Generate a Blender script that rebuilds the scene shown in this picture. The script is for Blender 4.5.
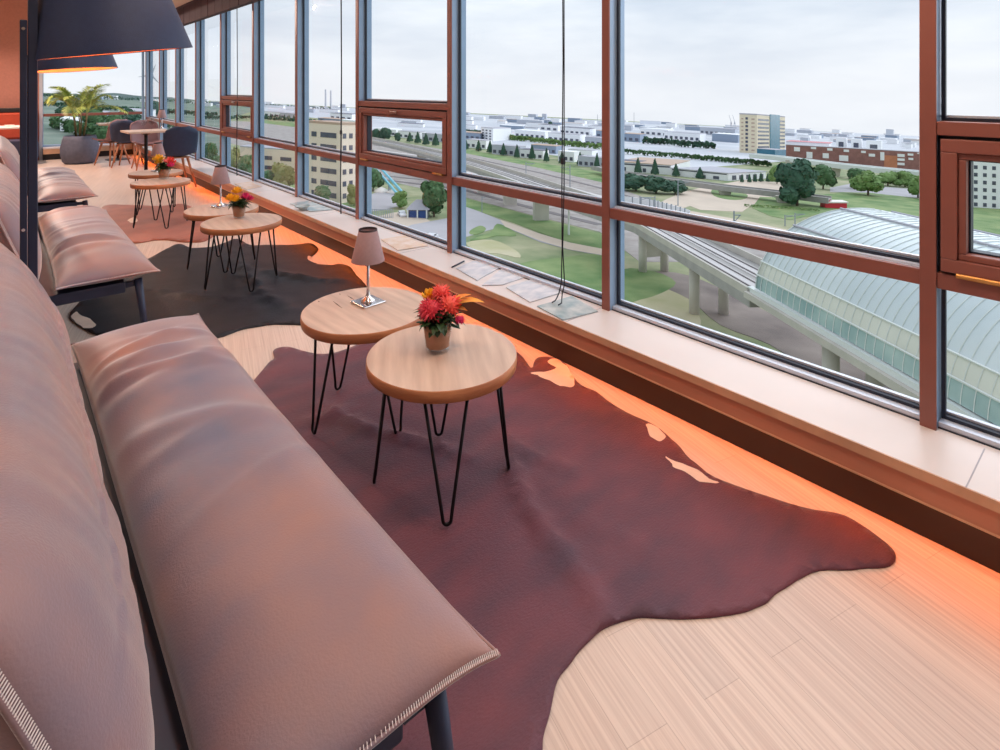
import bpy, bmesh, math, random
from mathutils import Vector, Matrix, noise
from mathutils.geometry import delaunay_2d_cdt

for o in list(bpy.data.objects):
    bpy.data.objects.remove(o)
SC = bpy.context.scene
COL = SC.collection
PI = math.pi

# ------------------------------------------------------------------ camera, world, sun, lamps, exposure
F = 575.0                    # focal length in pixels of a 1000 px wide frame
VX, VY = -1.7, 88.0          # where lines along the window wall vanish
TH = math.atan((500 - VX) / F)
c, s = math.cos(TH), math.sin(TH)
CH = 1.45                    # eye height above the floor
cam_d = bpy.data.cameras.new('camera')
cam_d.sensor_width = 36
cam_d.lens = 36 * F / 1000
cam_d.shift_y = -(375 - VY) / 1000
cam_d.clip_start = 0.02
cam_d.clip_end = 20000
cam = bpy.data.objects.new('camera', cam_d)
COL.objects.link(cam)
cam.location = (0, 0, CH)
cam.rotation_euler = (PI / 2, 0, -TH)
SC.camera = cam

SC.view_settings.view_transform = 'Standard'
SC.view_settings.look = 'None'
SC.view_settings.gamma = 1.0
SC.view_settings.use_curve_mapping = False
SC.view_settings.exposure = 0.15
SC.cycles.use_denoising = True
SC.cycles.max_bounces = 8
SC.cycles.transparent_max_bounces = 16
SC.cycles.sample_clamp_indirect = 6

W = bpy.data.worlds.new('overcast_sky')
SC.world = W
W.use_nodes = True
nt = W.node_tree
nt.nodes.clear()
out = nt.nodes.new('ShaderNodeOutputWorld')
bg = nt.nodes.new('ShaderNodeBackground')
tc = nt.nodes.new('ShaderNodeTexCoord')
mp = nt.nodes.new('ShaderNodeMapping')
mp.inputs['Scale'].default_value = (1.2, 1.2, 5.0)
nz = nt.nodes.new('ShaderNodeTexNoise')
nz.inputs['Scale'].default_value = 2.6
nz.inputs['Detail'].default_value = 7
nz.inputs['Roughness'].default_value = 0.55
rp = nt.nodes.new('ShaderNodeValToRGB')
rp.color_ramp.elements[0].position = 0.33
rp.color_ramp.elements[0].color = (0.52, 0.60, 0.71, 1)
rp.color_ramp.elements[1].position = 0.66
rp.color_ramp.elements[1].color = (0.77, 0.82, 0.88, 1)
sep = nt.nodes.new('ShaderNodeSeparateXYZ')
hr = nt.nodes.new('ShaderNodeValToRGB')
hr.color_ramp.elements[0].position = 0.0
hr.color_ramp.elements[0].color = (0.65, 0.65, 0.65, 1)
hr.color_ramp.elements[1].position = 0.18
hr.color_ramp.elements[1].color = (0, 0, 0, 1)
mx = nt.nodes.new('ShaderNodeMixRGB')
mx.inputs['Color2'].default_value = (0.80, 0.79, 0.80, 1)
L = nt.links.new
L(tc.outputs['Generated'], mp.inputs['Vector'])
L(mp.outputs[0], nz.inputs['Vector'])
L(nz.outputs['Fac'], rp.inputs[0])
L(tc.outputs['Generated'], sep.inputs[0])
L(sep.outputs['Z'], hr.inputs[0])
L(hr.outputs[0], mx.inputs['Fac'])
L(rp.outputs[0], mx.inputs['Color1'])
L(mx.outputs[0], bg.inputs['Color'])
bg.inputs['Strength'].default_value = 1.12
L(bg.outputs[0], out.inputs['Surface'])


def lamp(name, kind, loc, rot, energy, color, **kw):
    d = bpy.data.lights.new(name, kind)
    d.energy = energy
    d.color = color
    for k, v in kw.items():
        setattr(d, k, v)
    o = bpy.data.objects.new(name, d)
    COL.objects.link(o)
    o.location = loc
    o.rotation_euler = rot
    return o


lamp('sun', 'SUN', (60, 10, 60), (0, math.radians(58), math.radians(-12)), 2.0, (0.88, 0.93, 1.0), angle=math.radians(80))
CEIL = 2.82                  # underside of the lowered edge along the windows
HIGH = 3.40                  # main ceiling


def ceil_at(x):
    return CEIL if x > 1.65 else HIGH


# added warm ceiling lamps, unseen above the frame, to warm the lounge
for (lx, ly, le) in ((0.9, -0.6, 2.5), (1.75, 0.7, 16), (0.5, 1.9, 6), (0.5, 4.6, 6), (1.5, 3.4, 4), (1.6, 6.4, 6), (0.4, 8.2, 6), (1.4, 10.6, 6)):
    lamp('warm_fill_light', 'AREA', (lx, ly, ceil_at(lx) - 0.03), (0, 0, 0), le, (1, 0.66, 0.42), shape='DISK', size=0.22)
# added neutral fill panels, unseen overhead, to brighten the sofas
FILL_PANELS = ((0.9, -0.9, 9), (0.9, 1.3, 8), (0.9, 3.4, 8), (0.6, 5.4, 9), (-2.4, 2.0, 16))
for (lx, ly, le) in FILL_PANELS:
    lamp('panel_fill_light', 'AREA', (lx, ly, ceil_at(lx) - 0.035), (0, 0, 0), le, (0.92, 0.93, 1.0), shape='RECTANGLE', size=0.5, size_y=1.4)
lamp('wall_fill_light', 'AREA', (-0.4, 13.2, HIGH - 0.03), (math.radians(-35), 0, 0), 240, (1, 0.72, 0.58), shape='DISK', size=0.3)  # added fill lamp, out of view, to brighten the end wall
# orange light strip hidden under the window ledge
LED = lamp('ledge_strip_light', 'AREA', (2.232, 6.0, 0.135), (0, math.radians(28), 0), 21, (1, 0.15, 0.005), shape='RECTANGLE', size=0.02, size_y=17.0)


# ------------------------------------------------------------------ pixel -> place
def at(u, v, z=0.0):
    """the point at height z seen at pixel (u, v)"""
    Z = F * (CH - z) / (v - VY)
    X = (u - VX) * Z * c / F
    return Vector((X, (Z - X * s) / c, z))


def atX(u, v, X):
    """the point on the plane x = X seen at pixel (u, v)"""
    Z = F * X / (c * (u - VX))
    return Vector((X, (Z - X * s) / c, CH - (v - VY) * Z / F))


SK, HG = 0.05, 30.0           # the land outside falls away gently from the tower


def gz(X):
    return CH - HG - SK / c * X


def atg(u, v, up=0.0):
    """ground point outside, and its depth"""
    Z = F * (HG - up) / (v - VY - SK * (u - VX))
    X = (u - VX) * Z * c / F
    return Vector((X, (Z - X * s) / c, gz(X) + up)), Z


# ------------------------------------------------------------------ materials
def sl(r, g, b):
    f = lambda x: (x / 255 / 12.92) if x / 255 <= 0.04045 else ((x / 255 + 0.055) / 1.055) ** 2.4
    return (f(r), f(g), f(b), 1)


def mat(name, col, rough=0.5, metal=0.0, var=0.12, scale=8.0, bump=0.0, bscale=60.0, sheen=0.0, spec=0.5, col2=None, stretch=None, coat=0.0, world=False):
    m = bpy.data.materials.new(name)
    m.use_nodes = True
    t = m.node_tree
    b = t.nodes['Principled BSDF']
    b.inputs['Roughness'].default_value = rough
    b.inputs['Metallic'].default_value = metal
    b.inputs['Specular IOR Level'].default_value = spec
    if sheen:
        b.inputs['Sheen Weight'].default_value = sheen
        b.inputs['Sheen Roughness'].default_value = 0.35
    if coat:
        b.inputs['Coat Weight'].default_value = coat
    co = t.nodes.new('ShaderNodeTexCoord')
    mpn = t.nodes.new('ShaderNodeMapping')
    if stretch:
        mpn.inputs['Scale'].default_value = stretch
    if world:
        g = t.nodes.new('ShaderNodeNewGeometry')
        t.links.new(g.outputs['Position'], mpn.inputs['Vector'])
    else:
        t.links.new(co.outputs['Object'], mpn.inputs['Vector'])
    n = t.nodes.new('ShaderNodeTexNoise')
    n.inputs['Scale'].default_value = scale
    n.inputs['Detail'].default_value = 5
    t.links.new(mpn.outputs[0], n.inputs['Vector'])
    r = t.nodes.new('ShaderNodeValToRGB')
    r.color_ramp.elements[0].position = 0.3
    r.color_ramp.elements[1].position = 0.7
    if col2 is None:
        a = tuple(max(0, x * (1 - var)) for x in col[:3]) + (1,)
        d = tuple(min(1, x * (1 + var)) for x in col[:3]) + (1,)
    else:
        a, d = col, col2
    r.color_ramp.elements[0].color = a
    r.color_ramp.elements[1].color = d
    t.links.new(n.outputs['Fac'], r.inputs[0])
    t.links.new(r.outputs[0], b.inputs['Base Color'])
    if bump:
        n2 = t.nodes.new('ShaderNodeTexNoise')
        n2.inputs['Scale'].default_value = bscale
        n2.inputs['Detail'].default_value = 4
        t.links.new(mpn.outputs[0], n2.inputs['Vector'])
        bp = t.nodes.new('ShaderNodeBump')
        bp.inputs['Strength'].default_value = bump
        bp.inputs['Distance'].default_value = 0.01
        t.links.new(n2.outputs['Fac'], bp.inputs['Height'])
        t.links.new(bp.outputs[0], b.inputs['Normal'])
    return m


def glass_mat(name, tint=(0.985, 0.995, 1.0, 1), refl=0.6):
    m = bpy.data.materials.new(name)
    m.use_nodes = True
    t = m.node_tree
    t.nodes.clear()
    o = t.nodes.new('ShaderNodeOutputMaterial')
    tr = t.nodes.new('ShaderNodeBsdfTransparent')
    tr.inputs[0].default_value = tint
    gl = t.nodes.new('ShaderNodeBsdfGlossy')
    gl.inputs['Roughness'].default_value = 0.02
    fr = t.nodes.new('ShaderNodeFresnel')
    fr.inputs[0].default_value = 1.35
    ml = t.nodes.new('ShaderNodeMath')
    ml.operation = 'MULTIPLY'
    ml.inputs[1].default_value = refl
    mi = t.nodes.new('ShaderNodeMixShader')
    ge = t.nodes.new('ShaderNodeNewGeometry')
    fs = t.nodes.new('ShaderNodeMath')
    fs.operation = 'SUBTRACT'
    fs.inputs[0].default_value = 1.0
    t.links.new(ge.outputs['Backfacing'], fs.inputs[1])
    m2 = t.nodes.new('ShaderNodeMath')
    m2.operation = 'MULTIPLY'
    t.links.new(fr.outputs[0], m2.inputs[0])
    t.links.new(fs.outputs[0], m2.inputs[1])
    t.links.new(m2.outputs[0], ml.inputs[0])
    t.links.new(ml.outputs[0], mi.inputs[0])
    t.links.new(tr.outputs[0], mi.inputs[1])
    t.links.new(gl.outputs[0], mi.inputs[2])
    t.links.new(mi.outputs[0], o.inputs[0])
    return m


def emit_mat(name, col, strength):
    m = mat(name, col, 0.5)
    b = m.node_tree.nodes['Principled BSDF']
    b.inputs['Emission Color'].default_value = col
    b.inputs['Emission Strength'].default_value = strength
    return m


def floor_mat():
    m = bpy.data.materials.new('pale_plank_floor')
    m.use_nodes = True
    t = m.node_tree
    b = t.nodes['Principled BSDF']
    b.inputs['Roughness'].default_value = 0.38
    g = t.nodes.new('ShaderNodeNewGeometry')
    rot = t.nodes.new('ShaderNodeMapping')
    rot.inputs['Rotation'].default_value = (0, 0, math.radians(PLANK))
    t.links.new(g.outputs['Position'], rot.inputs['Vector'])
    # fine lengthwise fibres
    st = t.nodes.new('ShaderNodeMapping')
    st.inputs['Scale'].default_value = (1.6, 110, 1)
    t.links.new(rot.outputs[0], st.inputs['Vector'])
    n = t.nodes.new('ShaderNodeTexNoise')
    n.inputs['Scale'].default_value = 1.0
    n.inputs['Detail'].default_value = 6
    n.inputs['Roughness'].default_value = 0.6
    t.links.new(st.outputs[0], n.inputs['Vector'])
    r = t.nodes.new('ShaderNodeValToRGB')
    e = r.color_ramp.elements
    e[0].position, e[0].color = 0.30, sl(196, 174, 162)
    e[1].position, e[1].color = 0.62, sl(221, 203, 190)
    t.links.new(n.outputs['Fac'], r.inputs[0])
    # strips butted end to end in boards
    br = t.nodes.new('ShaderNodeTexBrick')
    br.offset = 0.37
    br.inputs['Scale'].default_value = 1.0
    br.inputs['Brick Width'].default_value = 0.62
    br.inputs['Row Height'].default_value = 0.115
    br.inputs['Mortar Size'].default_value = 0.0009
    br.inputs['Mortar Smooth'].default_value = 0.2
    br.inputs['Color1'].default_value = (0.96, 0.96, 0.96, 1)
    br.inputs['Color2'].default_value = (1.03, 1.02, 1.0, 1)
    br.inputs['Mortar'].default_value = (0.74, 0.70, 0.67, 1)
    t.links.new(rot.outputs[0], br.inputs['Vector'])
    mu = t.nodes.new('ShaderNodeMixRGB')
    mu.blend_type = 'MULTIPLY'
    mu.inputs['Fac'].default_value = 1
    t.links.new(r.outputs[0], mu.inputs['Color1'])
    t.links.new(br.outputs['Color'], mu.inputs['Color2'])
    t.links.new(mu.outputs[0], b.inputs['Base Color'])
    return m


PLANK = -75
M = {}
M['floor'] = floor_mat()
M['leather'] = mat('mauve_suede_leather', sl(104, 102, 122), 0.5, scale=2.6, bump=0.12, bscale=220, sheen=0.7, spec=0.45, col2=sl(158, 116, 106))
M['thread'] = mat('pale_thread', sl(225, 215, 215), 0.8)
M['navy_metal'] = mat('dark_navy_metal', sl(34, 42, 66), 0.45, metal=0.2)
M['black_metal'] = mat('black_steel_rod', sl(26, 24, 28), 0.4, metal=0.6)
M['shade_navy'] = mat('navy_lamp_fabric', sl(36, 50, 84), 0.6, var=0.1, scale=40, bump=0.15, bscale=300, sheen=0.1)
M['shade_in'] = mat('orange_shade_lining', sl(235, 150, 95), 0.6)
M['hide_purple'] = mat('purple_brown_cowhide', sl(72, 42, 60), 0.6, scale=3.2, bump=0.3, bscale=90, sheen=0.25, col2=sl(108, 52, 64), stretch=(1, 2.2, 1))
M['hide_white'] = mat('white_cowhide_spot', sl(232, 205, 185), 0.7, bump=0.2, bscale=90, sheen=0.2)
M['hide_dark'] = mat('black_cowhide', sl(6, 10, 22), 0.5, scale=4.5, bump=0.3, bscale=70, sheen=0.0, spec=0.35, col2=sl(24, 22, 34), stretch=(1, 2.2, 1))
M['hide_red'] = mat('red_brown_cowhide', sl(136, 74, 58), 0.6, scale=3.2, bump=0.25, bscale=90, sheen=0.25, col2=sl(174, 104, 80))
M['tabletop'] = mat('greyed_wood_top', sl(178, 152, 136), 0.42, scale=2.2, col2=sl(212, 188, 170), stretch=(1, 9, 1), bump=0.05, bscale=25)
M['tableedge'] = mat('warm_wood_edge', sl(160, 96, 60), 0.5, scale=6, col2=sl(196, 132, 88), stretch=(1, 1, 6), bump=0.15, bscale=40)
M['crack'] = mat('dark_wood_crack', sl(52, 36, 32), 0.8)
M['sill'] = mat('pale_stone_ledge', sl(220, 211, 208), 0.35, var=0.03, scale=3)
M['sill_edge'] = mat('warm_ledge_edge', sl(205, 160, 128), 0.4)
M['fascia'] = mat('brown_ledge_front', sl(186, 126, 100), 0.5, scale=3, var=0.12, stretch=(1, 0.3, 6))
M['kick'] = mat('dark_brown_plinth', sl(30, 26, 30), 0.5, var=0.15, scale=5)
M['brown_frame'] = mat('red_brown_frame_paint', sl(138, 84, 74), 0.4, var=0.05)
M['alu'] = mat('blue_grey_aluminium', sl(146, 172, 202), 0.35, metal=0.2, var=0.04)
M['alu_light'] = mat('pale_aluminium_bead', sl(205, 212, 226), 0.35, metal=0.2, var=0.03)
M['seal'] = mat('dark_rubber_seal', sl(28, 36, 54), 0.55)
M['brass'] = mat('brass_hinge', sl(196, 146, 84), 0.45, metal=0.6)
M['chrome'] = mat('chrome', sl(210, 205, 205), 0.15, metal=1.0, var=0.02)
M['glass'] = glass_mat('window_glass')
M['cup_glass'] = glass_mat('cup_glass', (0.95, 0.96, 0.96, 1), 0.9)
M['wall'] = mat('terracotta_wall_fabric', sl(190, 130, 114), 0.8, var=0.06, scale=30, bump=0.1, bscale=150)
M['wall_plain'] = mat('warm_white_wall', sl(214, 192, 178), 0.8, var=0.03)
M['ceil'] = mat('pale_ceiling', sl(226, 206, 192), 0.85, var=0.03)
M['blind'] = mat('dark_plum_blind', sl(74, 60, 74), 0.85, var=0.1, scale=20)
M['cord'] = mat('black_cord', sl(28, 30, 40), 0.6)
M['lamp_grey'] = mat('mauve_grey_lampshade', sl(150, 122, 124), 0.8, var=0.05, scale=60, sheen=0.2)
M['band_dark'] = mat('dark_shade_band', sl(60, 48, 52), 0.7)
M['soil'] = mat('tan_cup_filling', sl(190, 140, 112), 0.85, var=0.15, scale=20)
M['leafgreen'] = mat('dark_green_leaf', sl(48, 74, 40), 0.45, var=0.3, scale=30)
M['fl_red'] = mat('coral_red_petal', sl(226, 62, 66), 0.55, var=0.2, scale=40, col2=sl(240, 110, 90))
M['fl_crimson'] = mat('crimson_petal', sl(196, 40, 66), 0.55, scale=40, col2=sl(226, 70, 84))
M['fl_pink'] = mat('magenta_petal', sl(214, 44, 110), 0.55, var=0.2, scale=40)
M['fl_yellow'] = mat('yellow_petal', sl(246, 186, 40), 0.55, var=0.15, scale=40)
M['leaf_yellow'] = mat('yellow_leaf', sl(240, 180, 60), 0.5, scale=25, col2=sl(226, 120, 50))
M['paper'] = mat('pale_magazine_paper', sl(206, 206, 214), 0.35, var=0.05, scale=6)
M['cover_a'] = mat('grey_magazine_cover', sl(178, 184, 196), 0.3, scale=9, col2=sl(226, 222, 224), stretch=(1, 2, 1))
M['cover_b'] = mat('teal_magazine_cover', sl(120, 150, 158), 0.3, scale=11, col2=sl(206, 208, 206))
M['cover_c'] = mat('tan_magazine_cover', sl(214, 178, 140), 0.3, scale=11, col2=sl(230, 214, 206))
M['planter'] = mat('slate_planter', sl(92, 98, 118), 0.75, var=0.12, scale=20, bump=0.2, bscale=60)
M['palm'] = mat('palm_leaf', sl(118, 146, 64), 0.45, scale=5, col2=sl(178, 194, 108))
M['palmstem'] = mat('palm_cane', sl(104, 92, 54), 0.6)
M['dark_soil'] = mat('dark_soil', sl(50, 40, 36), 0.9)
M['chair_mauve'] = mat('mauve_chair_shell', sl(140, 108, 112), 0.6, var=0.06)
M['chair_navy'] = mat('navy_chair_fabric', sl(40, 54, 84), 0.7, var=0.1, scale=30)
M['oak'] = mat('oak_leg', sl(186, 124, 88), 0.5, scale=8, var=0.15, stretch=(4, 4, 1))
M['white'] = mat('white_linen', sl(240, 232, 226), 0.7, var=0.03)
M['red_seat'] = mat('orange_red_upholstery', sl(196, 78, 52), 0.7, var=0.08)
M['slate_seat'] = mat('slate_blue_upholstery', sl(78, 82, 108), 0.7, var=0.08)
M['lamp_glow'] = emit_mat('lamp_disc', (1, 0.8, 0.6, 1), 2.0)
M['led'] = emit_mat('orange_led_strip', (1, 0.3, 0.05, 1), 2.0)
# outside
M['grass'] = mat('meadow_grass', sl(98, 124, 76), 0.9, scale=0.09, col2=sl(172, 168, 134), world=True)
M['grass_rich'] = mat('fresh_grass', sl(84, 122, 64), 0.9, scale=0.12, col2=sl(146, 160, 106), world=True)
M['grass_dull'] = mat('dry_grass', sl(168, 166, 118), 0.9, scale=0.08, col2=sl(206, 194, 166), world=True)
M['ballast'] = mat('railway_ballast', sl(150, 140, 134), 0.9, scale=0.25, col2=sl(178, 170, 166), world=True)
M['rail'] = mat('pale_rail_track', sl(206, 200, 198), 0.7, var=0.06, scale=0.1, world=True)
M['rail_dark'] = mat('dark_rail_track', sl(112, 104, 104), 0.7, var=0.1, scale=0.2, world=True)
M['path'] = mat('sandy_path', sl(208, 190, 172), 0.9, scale=0.1, var=0.08, world=True)
M['asphalt'] = mat('grey_paving', sl(176, 172, 176), 0.9, scale=0.08, var=0.08, world=True)
M['earth'] = mat('dark_earth', sl(120, 108, 104), 0.95, scale=0.12, col2=sl(160, 146, 138), world=True)
M['concrete'] = mat('pale_concrete', sl(196, 190, 180), 0.85, scale=0.4, var=0.08)
M['concrete_d'] = mat('grey_concrete', sl(168, 164, 160), 0.85, scale=0.4, var=0.1)
M['vault'] = mat('frosted_roof_glazing', sl(190, 202, 204), 0.3, scale=0.12, col2=sl(216, 224, 224), spec=0.6)
M['vault_low'] = mat('blue_green_glazing', sl(140, 170, 172), 0.25, scale=0.3, col2=sl(184, 204, 200), spec=0.6)
M['vault_cream'] = mat('cream_glazing', sl(216, 216, 202), 0.3, scale=0.2, var=0.06)
M['white_steel'] = mat('white_steel', sl(222, 226, 222), 0.5, var=0.04)
M['cream_wall'] = mat('cream_render', sl(238, 220, 202), 0.85, var=0.04)
M['tan_wall'] = mat('sand_cladding', sl(232, 218, 190), 0.8, var=0.05)
M['win_dark'] = mat('dark_window', sl(84, 88, 104), 0.25, var=0.2, scale=0.5)
M['win_teal'] = mat('teal_curtain_glass', sl(52, 112, 132), 0.25, var=0.15, scale=0.3)
M['bld_white'] = mat('white_cladding', sl(242, 242, 244), 0.8, var=0.04)
M['bld_grey'] = mat('grey_cladding', sl(186, 190, 200), 0.8, var=0.08)
M['bld_blue'] = mat('blue_grey_cladding', sl(142, 156, 176), 0.8, var=0.1)
M['roof_dark'] = mat('dark_flat_roof', sl(118, 118, 130), 0.85, var=0.08)
M['roof_grey'] = mat('grey_flat_roof', sl(178, 176, 184), 0.85, var=0.08)
M['roof_tan'] = mat('tan_flat_roof', sl(190, 164, 146), 0.85, var=0.08)
M['roof_pink'] = mat('pinkish_roof', sl(206, 132, 138), 0.8, var=0.06)
M['brick'] = mat('red_brown_brick', sl(148, 104, 98), 0.85, var=0.18, scale=0.3)
M['brick_or'] = mat('orange_brick', sl(196, 128, 96), 0.85, var=0.1, scale=0.3)
M['red_paint'] = mat('red_paint', sl(214, 48, 66), 0.5, var=0.06)
M['foliage'] = mat('tree_foliage', sl(52, 88, 58), 0.8, scale=0.6, col2=sl(96, 130, 80))
M['foliage_d'] = mat('dark_tree_foliage', sl(40, 76, 66), 0.8, scale=0.6, col2=sl(74, 112, 82))
M['foliage_l'] = mat('light_tree_foliage', sl(92, 130, 72), 0.8, scale=0.6, col2=sl(142, 166, 98))
M['foliage_o'] = mat('olive_tree_foliage', sl(116, 130, 78), 0.8, scale=0.6, col2=sl(168, 158, 104))
M['bark'] = mat('bark', sl(92, 76, 62), 0.9)
M['steel_grey'] = mat('grey_steel', sl(150, 158, 166), 0.6)
M['cyan'] = mat('pale_cyan_steel', sl(130, 200, 220), 0.5)
M['door_blue'] = mat('blue_gate', sl(44, 78, 140), 0.6)
M['field'] = mat('grey_green_woodland', sl(84, 110, 96), 0.95, scale=0.02, col2=sl(136, 144, 130), world=True)
M['city'] = mat('pale_city_ground', sl(178, 182, 190), 0.95, scale=0.01, col2=sl(212, 212, 216), world=True)
M['hill'] = mat('far_green_hill', sl(130, 146, 142), 0.95, var=0.1, scale=0.005, world=True)
M['chimney'] = mat('pale_chimney', sl(200, 200, 206), 0.8)
M['car_white'] = mat('pale_car_paint', sl(226, 226, 230), 0.3)


# ------------------------------------------------------------------ mesh helpers
def obj(name, bm, m, parent=None, smooth=False, bevel=0.0, mats=None):
    me = bpy.data.meshes.new(name)
    bmesh.ops.recalc_face_normals(bm, faces=bm.faces)
    bm.to_mesh(me)
    bm.free()
    for k in (mats or [m]):
        me.materials.append(k)
    if smooth:
        for p in me.polygons:
            p.use_smooth = True
    o = bpy.data.objects.new(name, me)
    COL.objects.link(o)
    if parent:
        o.parent = parent
    if bevel:
        b = o.modifiers.new('soft_edge', 'BEVEL')
        b.width = bevel
        b.segments = 2
        b.limit_method = 'ANGLE'
    return o


def tag(o, label, cat, group=None, kind=None):
    o['label'] = label
    o['category'] = cat
    if group:
        o['group'] = group
    if kind:
        o['kind'] = kind
    return o


def struct(o):
    o['kind'] = 'structure'
    return o


def thing(name, label, cat, loc=(0, 0, 0), rz=0.0, group=None):
    o = bpy.data.objects.new(name, None)
    o.empty_display_size = 0.1
    COL.objects.link(o)
    o.location = loc
    o.rotation_euler = (0, 0, rz)
    return tag(o, label, cat, group)


def kids(o):
    return [k for k in bpy.data.objects if k.parent == o]


def dup(root, loc, rz, label=None, group=None, scale=None):
    def cp(o, par):
        n = o.copy()
        COL.objects.link(n)
        if par:
            n.parent = par
        for k in kids(o):
            cp(k, n)
        return n
    r = cp(root, None)
    r.location = loc
    r.rotation_euler = (0, 0, rz)
    if label:
        r['label'] = label
    if group:
        r['group'] = group
    if scale is not None:
        r.scale = scale
    return r


def BM():
    return bmesh.new()


def box(bm, x0, x1, y0, y1, z0, z1, mi=0):
    v = [bm.verts.new(p) for p in ((x0, y0, z0), (x1, y0, z0), (x1, y1, z0), (x0, y1, z0), (x0, y0, z1), (x1, y0, z1), (x1, y1, z1), (x0, y1, z1))]
    for q in ((3, 2, 1, 0), (4, 5, 6, 7), (0, 1, 5, 4), (1, 2, 6, 5), (2, 3, 7, 6), (3, 0, 4, 7)):
        f = bm.faces.new([v[i] for i in q])
        f.material_index = mi
    return bm


def bxm(*a):
    return box(BM(), *a)


def tube(bm, pts, r, seg=8, closed=False):
    """a round bar along points; r a number or one radius per point"""
    pts = [Vector(p) for p in pts]
    n = len(pts)
    rs = r if isinstance(r, (list, tuple)) else [r] * n
    rings = []
    up = None
    for i, p in enumerate(pts):
        a = pts[(i - 1) % n] if (closed or i > 0) else p
        b = pts[(i + 1) % n] if (closed or i < n - 1) else p
        d = (b - a).normalized()
        if up is None:
            up = d.orthogonal().normalized()
        up = (up - d * up.dot(d))
        up = up.normalized() if up.length > 1e-6 else d.orthogonal().normalized()
        w = d.cross(up)
        rings.append([bm.verts.new(p + (up * math.cos(2 * PI * k / seg) + w * math.sin(2 * PI * k / seg)) * rs[i]) for k in range(seg)])
    for i in range(n if closed else n - 1):
        A, B = rings[i], rings[(i + 1) % n]
        for k in range(seg):
            bm.faces.new((A[k], A[(k + 1) % seg], B[(k + 1) % seg], B[k]))
    if not closed:
        bm.faces.new(rings[0][::-1])
        bm.faces.new(rings[-1])
    return bm


def lathe(bm, prof, seg=32, cx=0, cy=0, cap0=True, cap1=True):
    rings = []
    for r, z in prof:
        rings.append([bm.verts.new((cx + r * math.cos(2 * PI * k / seg), cy + r * math.sin(2 * PI * k / seg), z)) for k in range(seg)])
    for A, B in zip(rings, rings[1:]):
        for k in range(seg):
            bm.faces.new((A[k], A[(k + 1) % seg], B[(k + 1) % seg], B[k]))
    if cap0:
        bm.faces.new(rings[0][::-1])
    if cap1:
        bm.faces.new(rings[-1])
    return bm


def prism(bm, poly, z0, z1, mi=0):
    lo = [bm.verts.new((p[0], p[1], z0 if not callable(z0) else z0(p))) for p in poly]
    hi = [bm.verts.new((p[0], p[1], z1 if not callable(z1) else z1(p))) for p in poly]
    n = len(poly)
    fs = [bm.faces.new(hi), bm.faces.new(lo[::-1])]
    for i in range(n):
        fs.append(bm.faces.new((lo[i], lo[(i + 1) % n], hi[(i + 1) % n], hi[i])))
    for f in fs:
        f.material_index = mi
    return bm


def inside(p, poly):
    x, y = p
    r = False
    j = len(poly) - 1
    for i in range(len(poly)):
        xi, yi = poly[i]
        xj, yj = poly[j]
        if (yi > y) != (yj > y) and x < (xj - xi) * (y - yi) / (yj - yi) + xi:
            r = not r
        j = i
    return r


def spline(pts, sub=5):
    """closed Catmull-Rom through 2-D points"""
    n = len(pts)
    o = []
    for i in range(n):
        p0, p1, p2, p3 = (Vector(pts[(i + k) % n]) for k in (-1, 0, 1, 2))
        for k in range(sub):
            t = k / sub
            q = 0.5 * ((2 * p1) + (p2 - p0) * t + (2 * p0 - 5 * p1 + 4 * p2 - p3) * t * t + (3 * p1 - p0 - 3 * p2 + p3) * t ** 3)
            o.append((q.x, q.y))
    return o


# ------------------------------------------------------------------ room shell
PW = 2.472                    # room face of the mullions
PF = 2.19                     # front of the window ledge
PK = 2.253                    # plinth below the ledge
SZ = 0.25                     # ledge height
BAY = 0.579 * PW


def tl(u):
    return math.tan((PI / 2 - TH) - math.atan((u - 500) / F))


Y0 = (tl(919.0) + tl(936.5)) / 2 * PW     # centre of the nearest mullion in the picture
MW, MD = 0.0485, 0.0
MDEP = 0.082
YEND = Y0 + 10 * BAY
YBACK = Y0 - 4 * BAY
XL = -6.0
struct(obj('floor', bxm(XL, PK + 0.05, YBACK, YEND, -0.06, 0.0), M['floor']))
struct(obj('ceiling', bxm(XL, 1.70, YBACK, YEND + 0.2, HIGH, HIGH + 0.08), M['ceil']))
struct(obj('trim_22', bxm(1.70, PW + 0.25, YBACK, YEND + 0.2, CEIL, HIGH + 0.08), M['ceil']))
struct(obj('wall_left', bxm(XL - 0.1, XL, YBACK, YEND, 0, HIGH), M['wall_plain']))
struct(obj('wall_back', bxm(XL, PW + 0.2, YBACK - 0.1, YBACK, 0, HIGH), M['wall_plain']))
EX = 0.62                     # where the solid part of the end wall stops
struct(obj('wall_end', bxm(XL, EX, YEND, YEND + 0.2, 0, HIGH), M['wall']))

# window ledge along the long side
led = obj('trim_1', bxm(PF, PW + 0.03, YBACK, YEND, SZ - 0.03, SZ), M['sill'], bevel=0.004)
struct(led)
bm = BM()
for k in range(-3, 11):
    yj = atX(975, 466, PF + 0.13).y + k * 1.62
    if YBACK < yj < YEND:
        box(bm, PF + 0.002, PW, yj - 0.0018, yj + 0.0018, SZ - 0.001, SZ + 0.0008)
obj('ledge_joint', bm, M['roof_grey'], led)
obj('ledge_nosing', bxm(PF - 0.006, PF, YBACK, YEND, SZ - 0.032, SZ + 0.001), M['sill_edge'], led)
obj('ledge_front', bxm(PF + 0.006, PF + 0.028, YBACK, YEND, 0.146, SZ - 0.03), M['fascia'], led)
obj('front_bead', bxm(PF + 0.003, PF + 0.03, YBACK, YEND, 0.14, 0.146), M['sill_edge'], led)
obj('light_strip', bxm(PF + 0.03, PF + 0.05, YBACK, YEND, 0.139, 0.15), M['led'], led)
struct(obj('baseboard_right', bxm(PK, PK + 0.03, YBACK, YEND, 0, SZ - 0.03), M['kick']))
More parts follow.
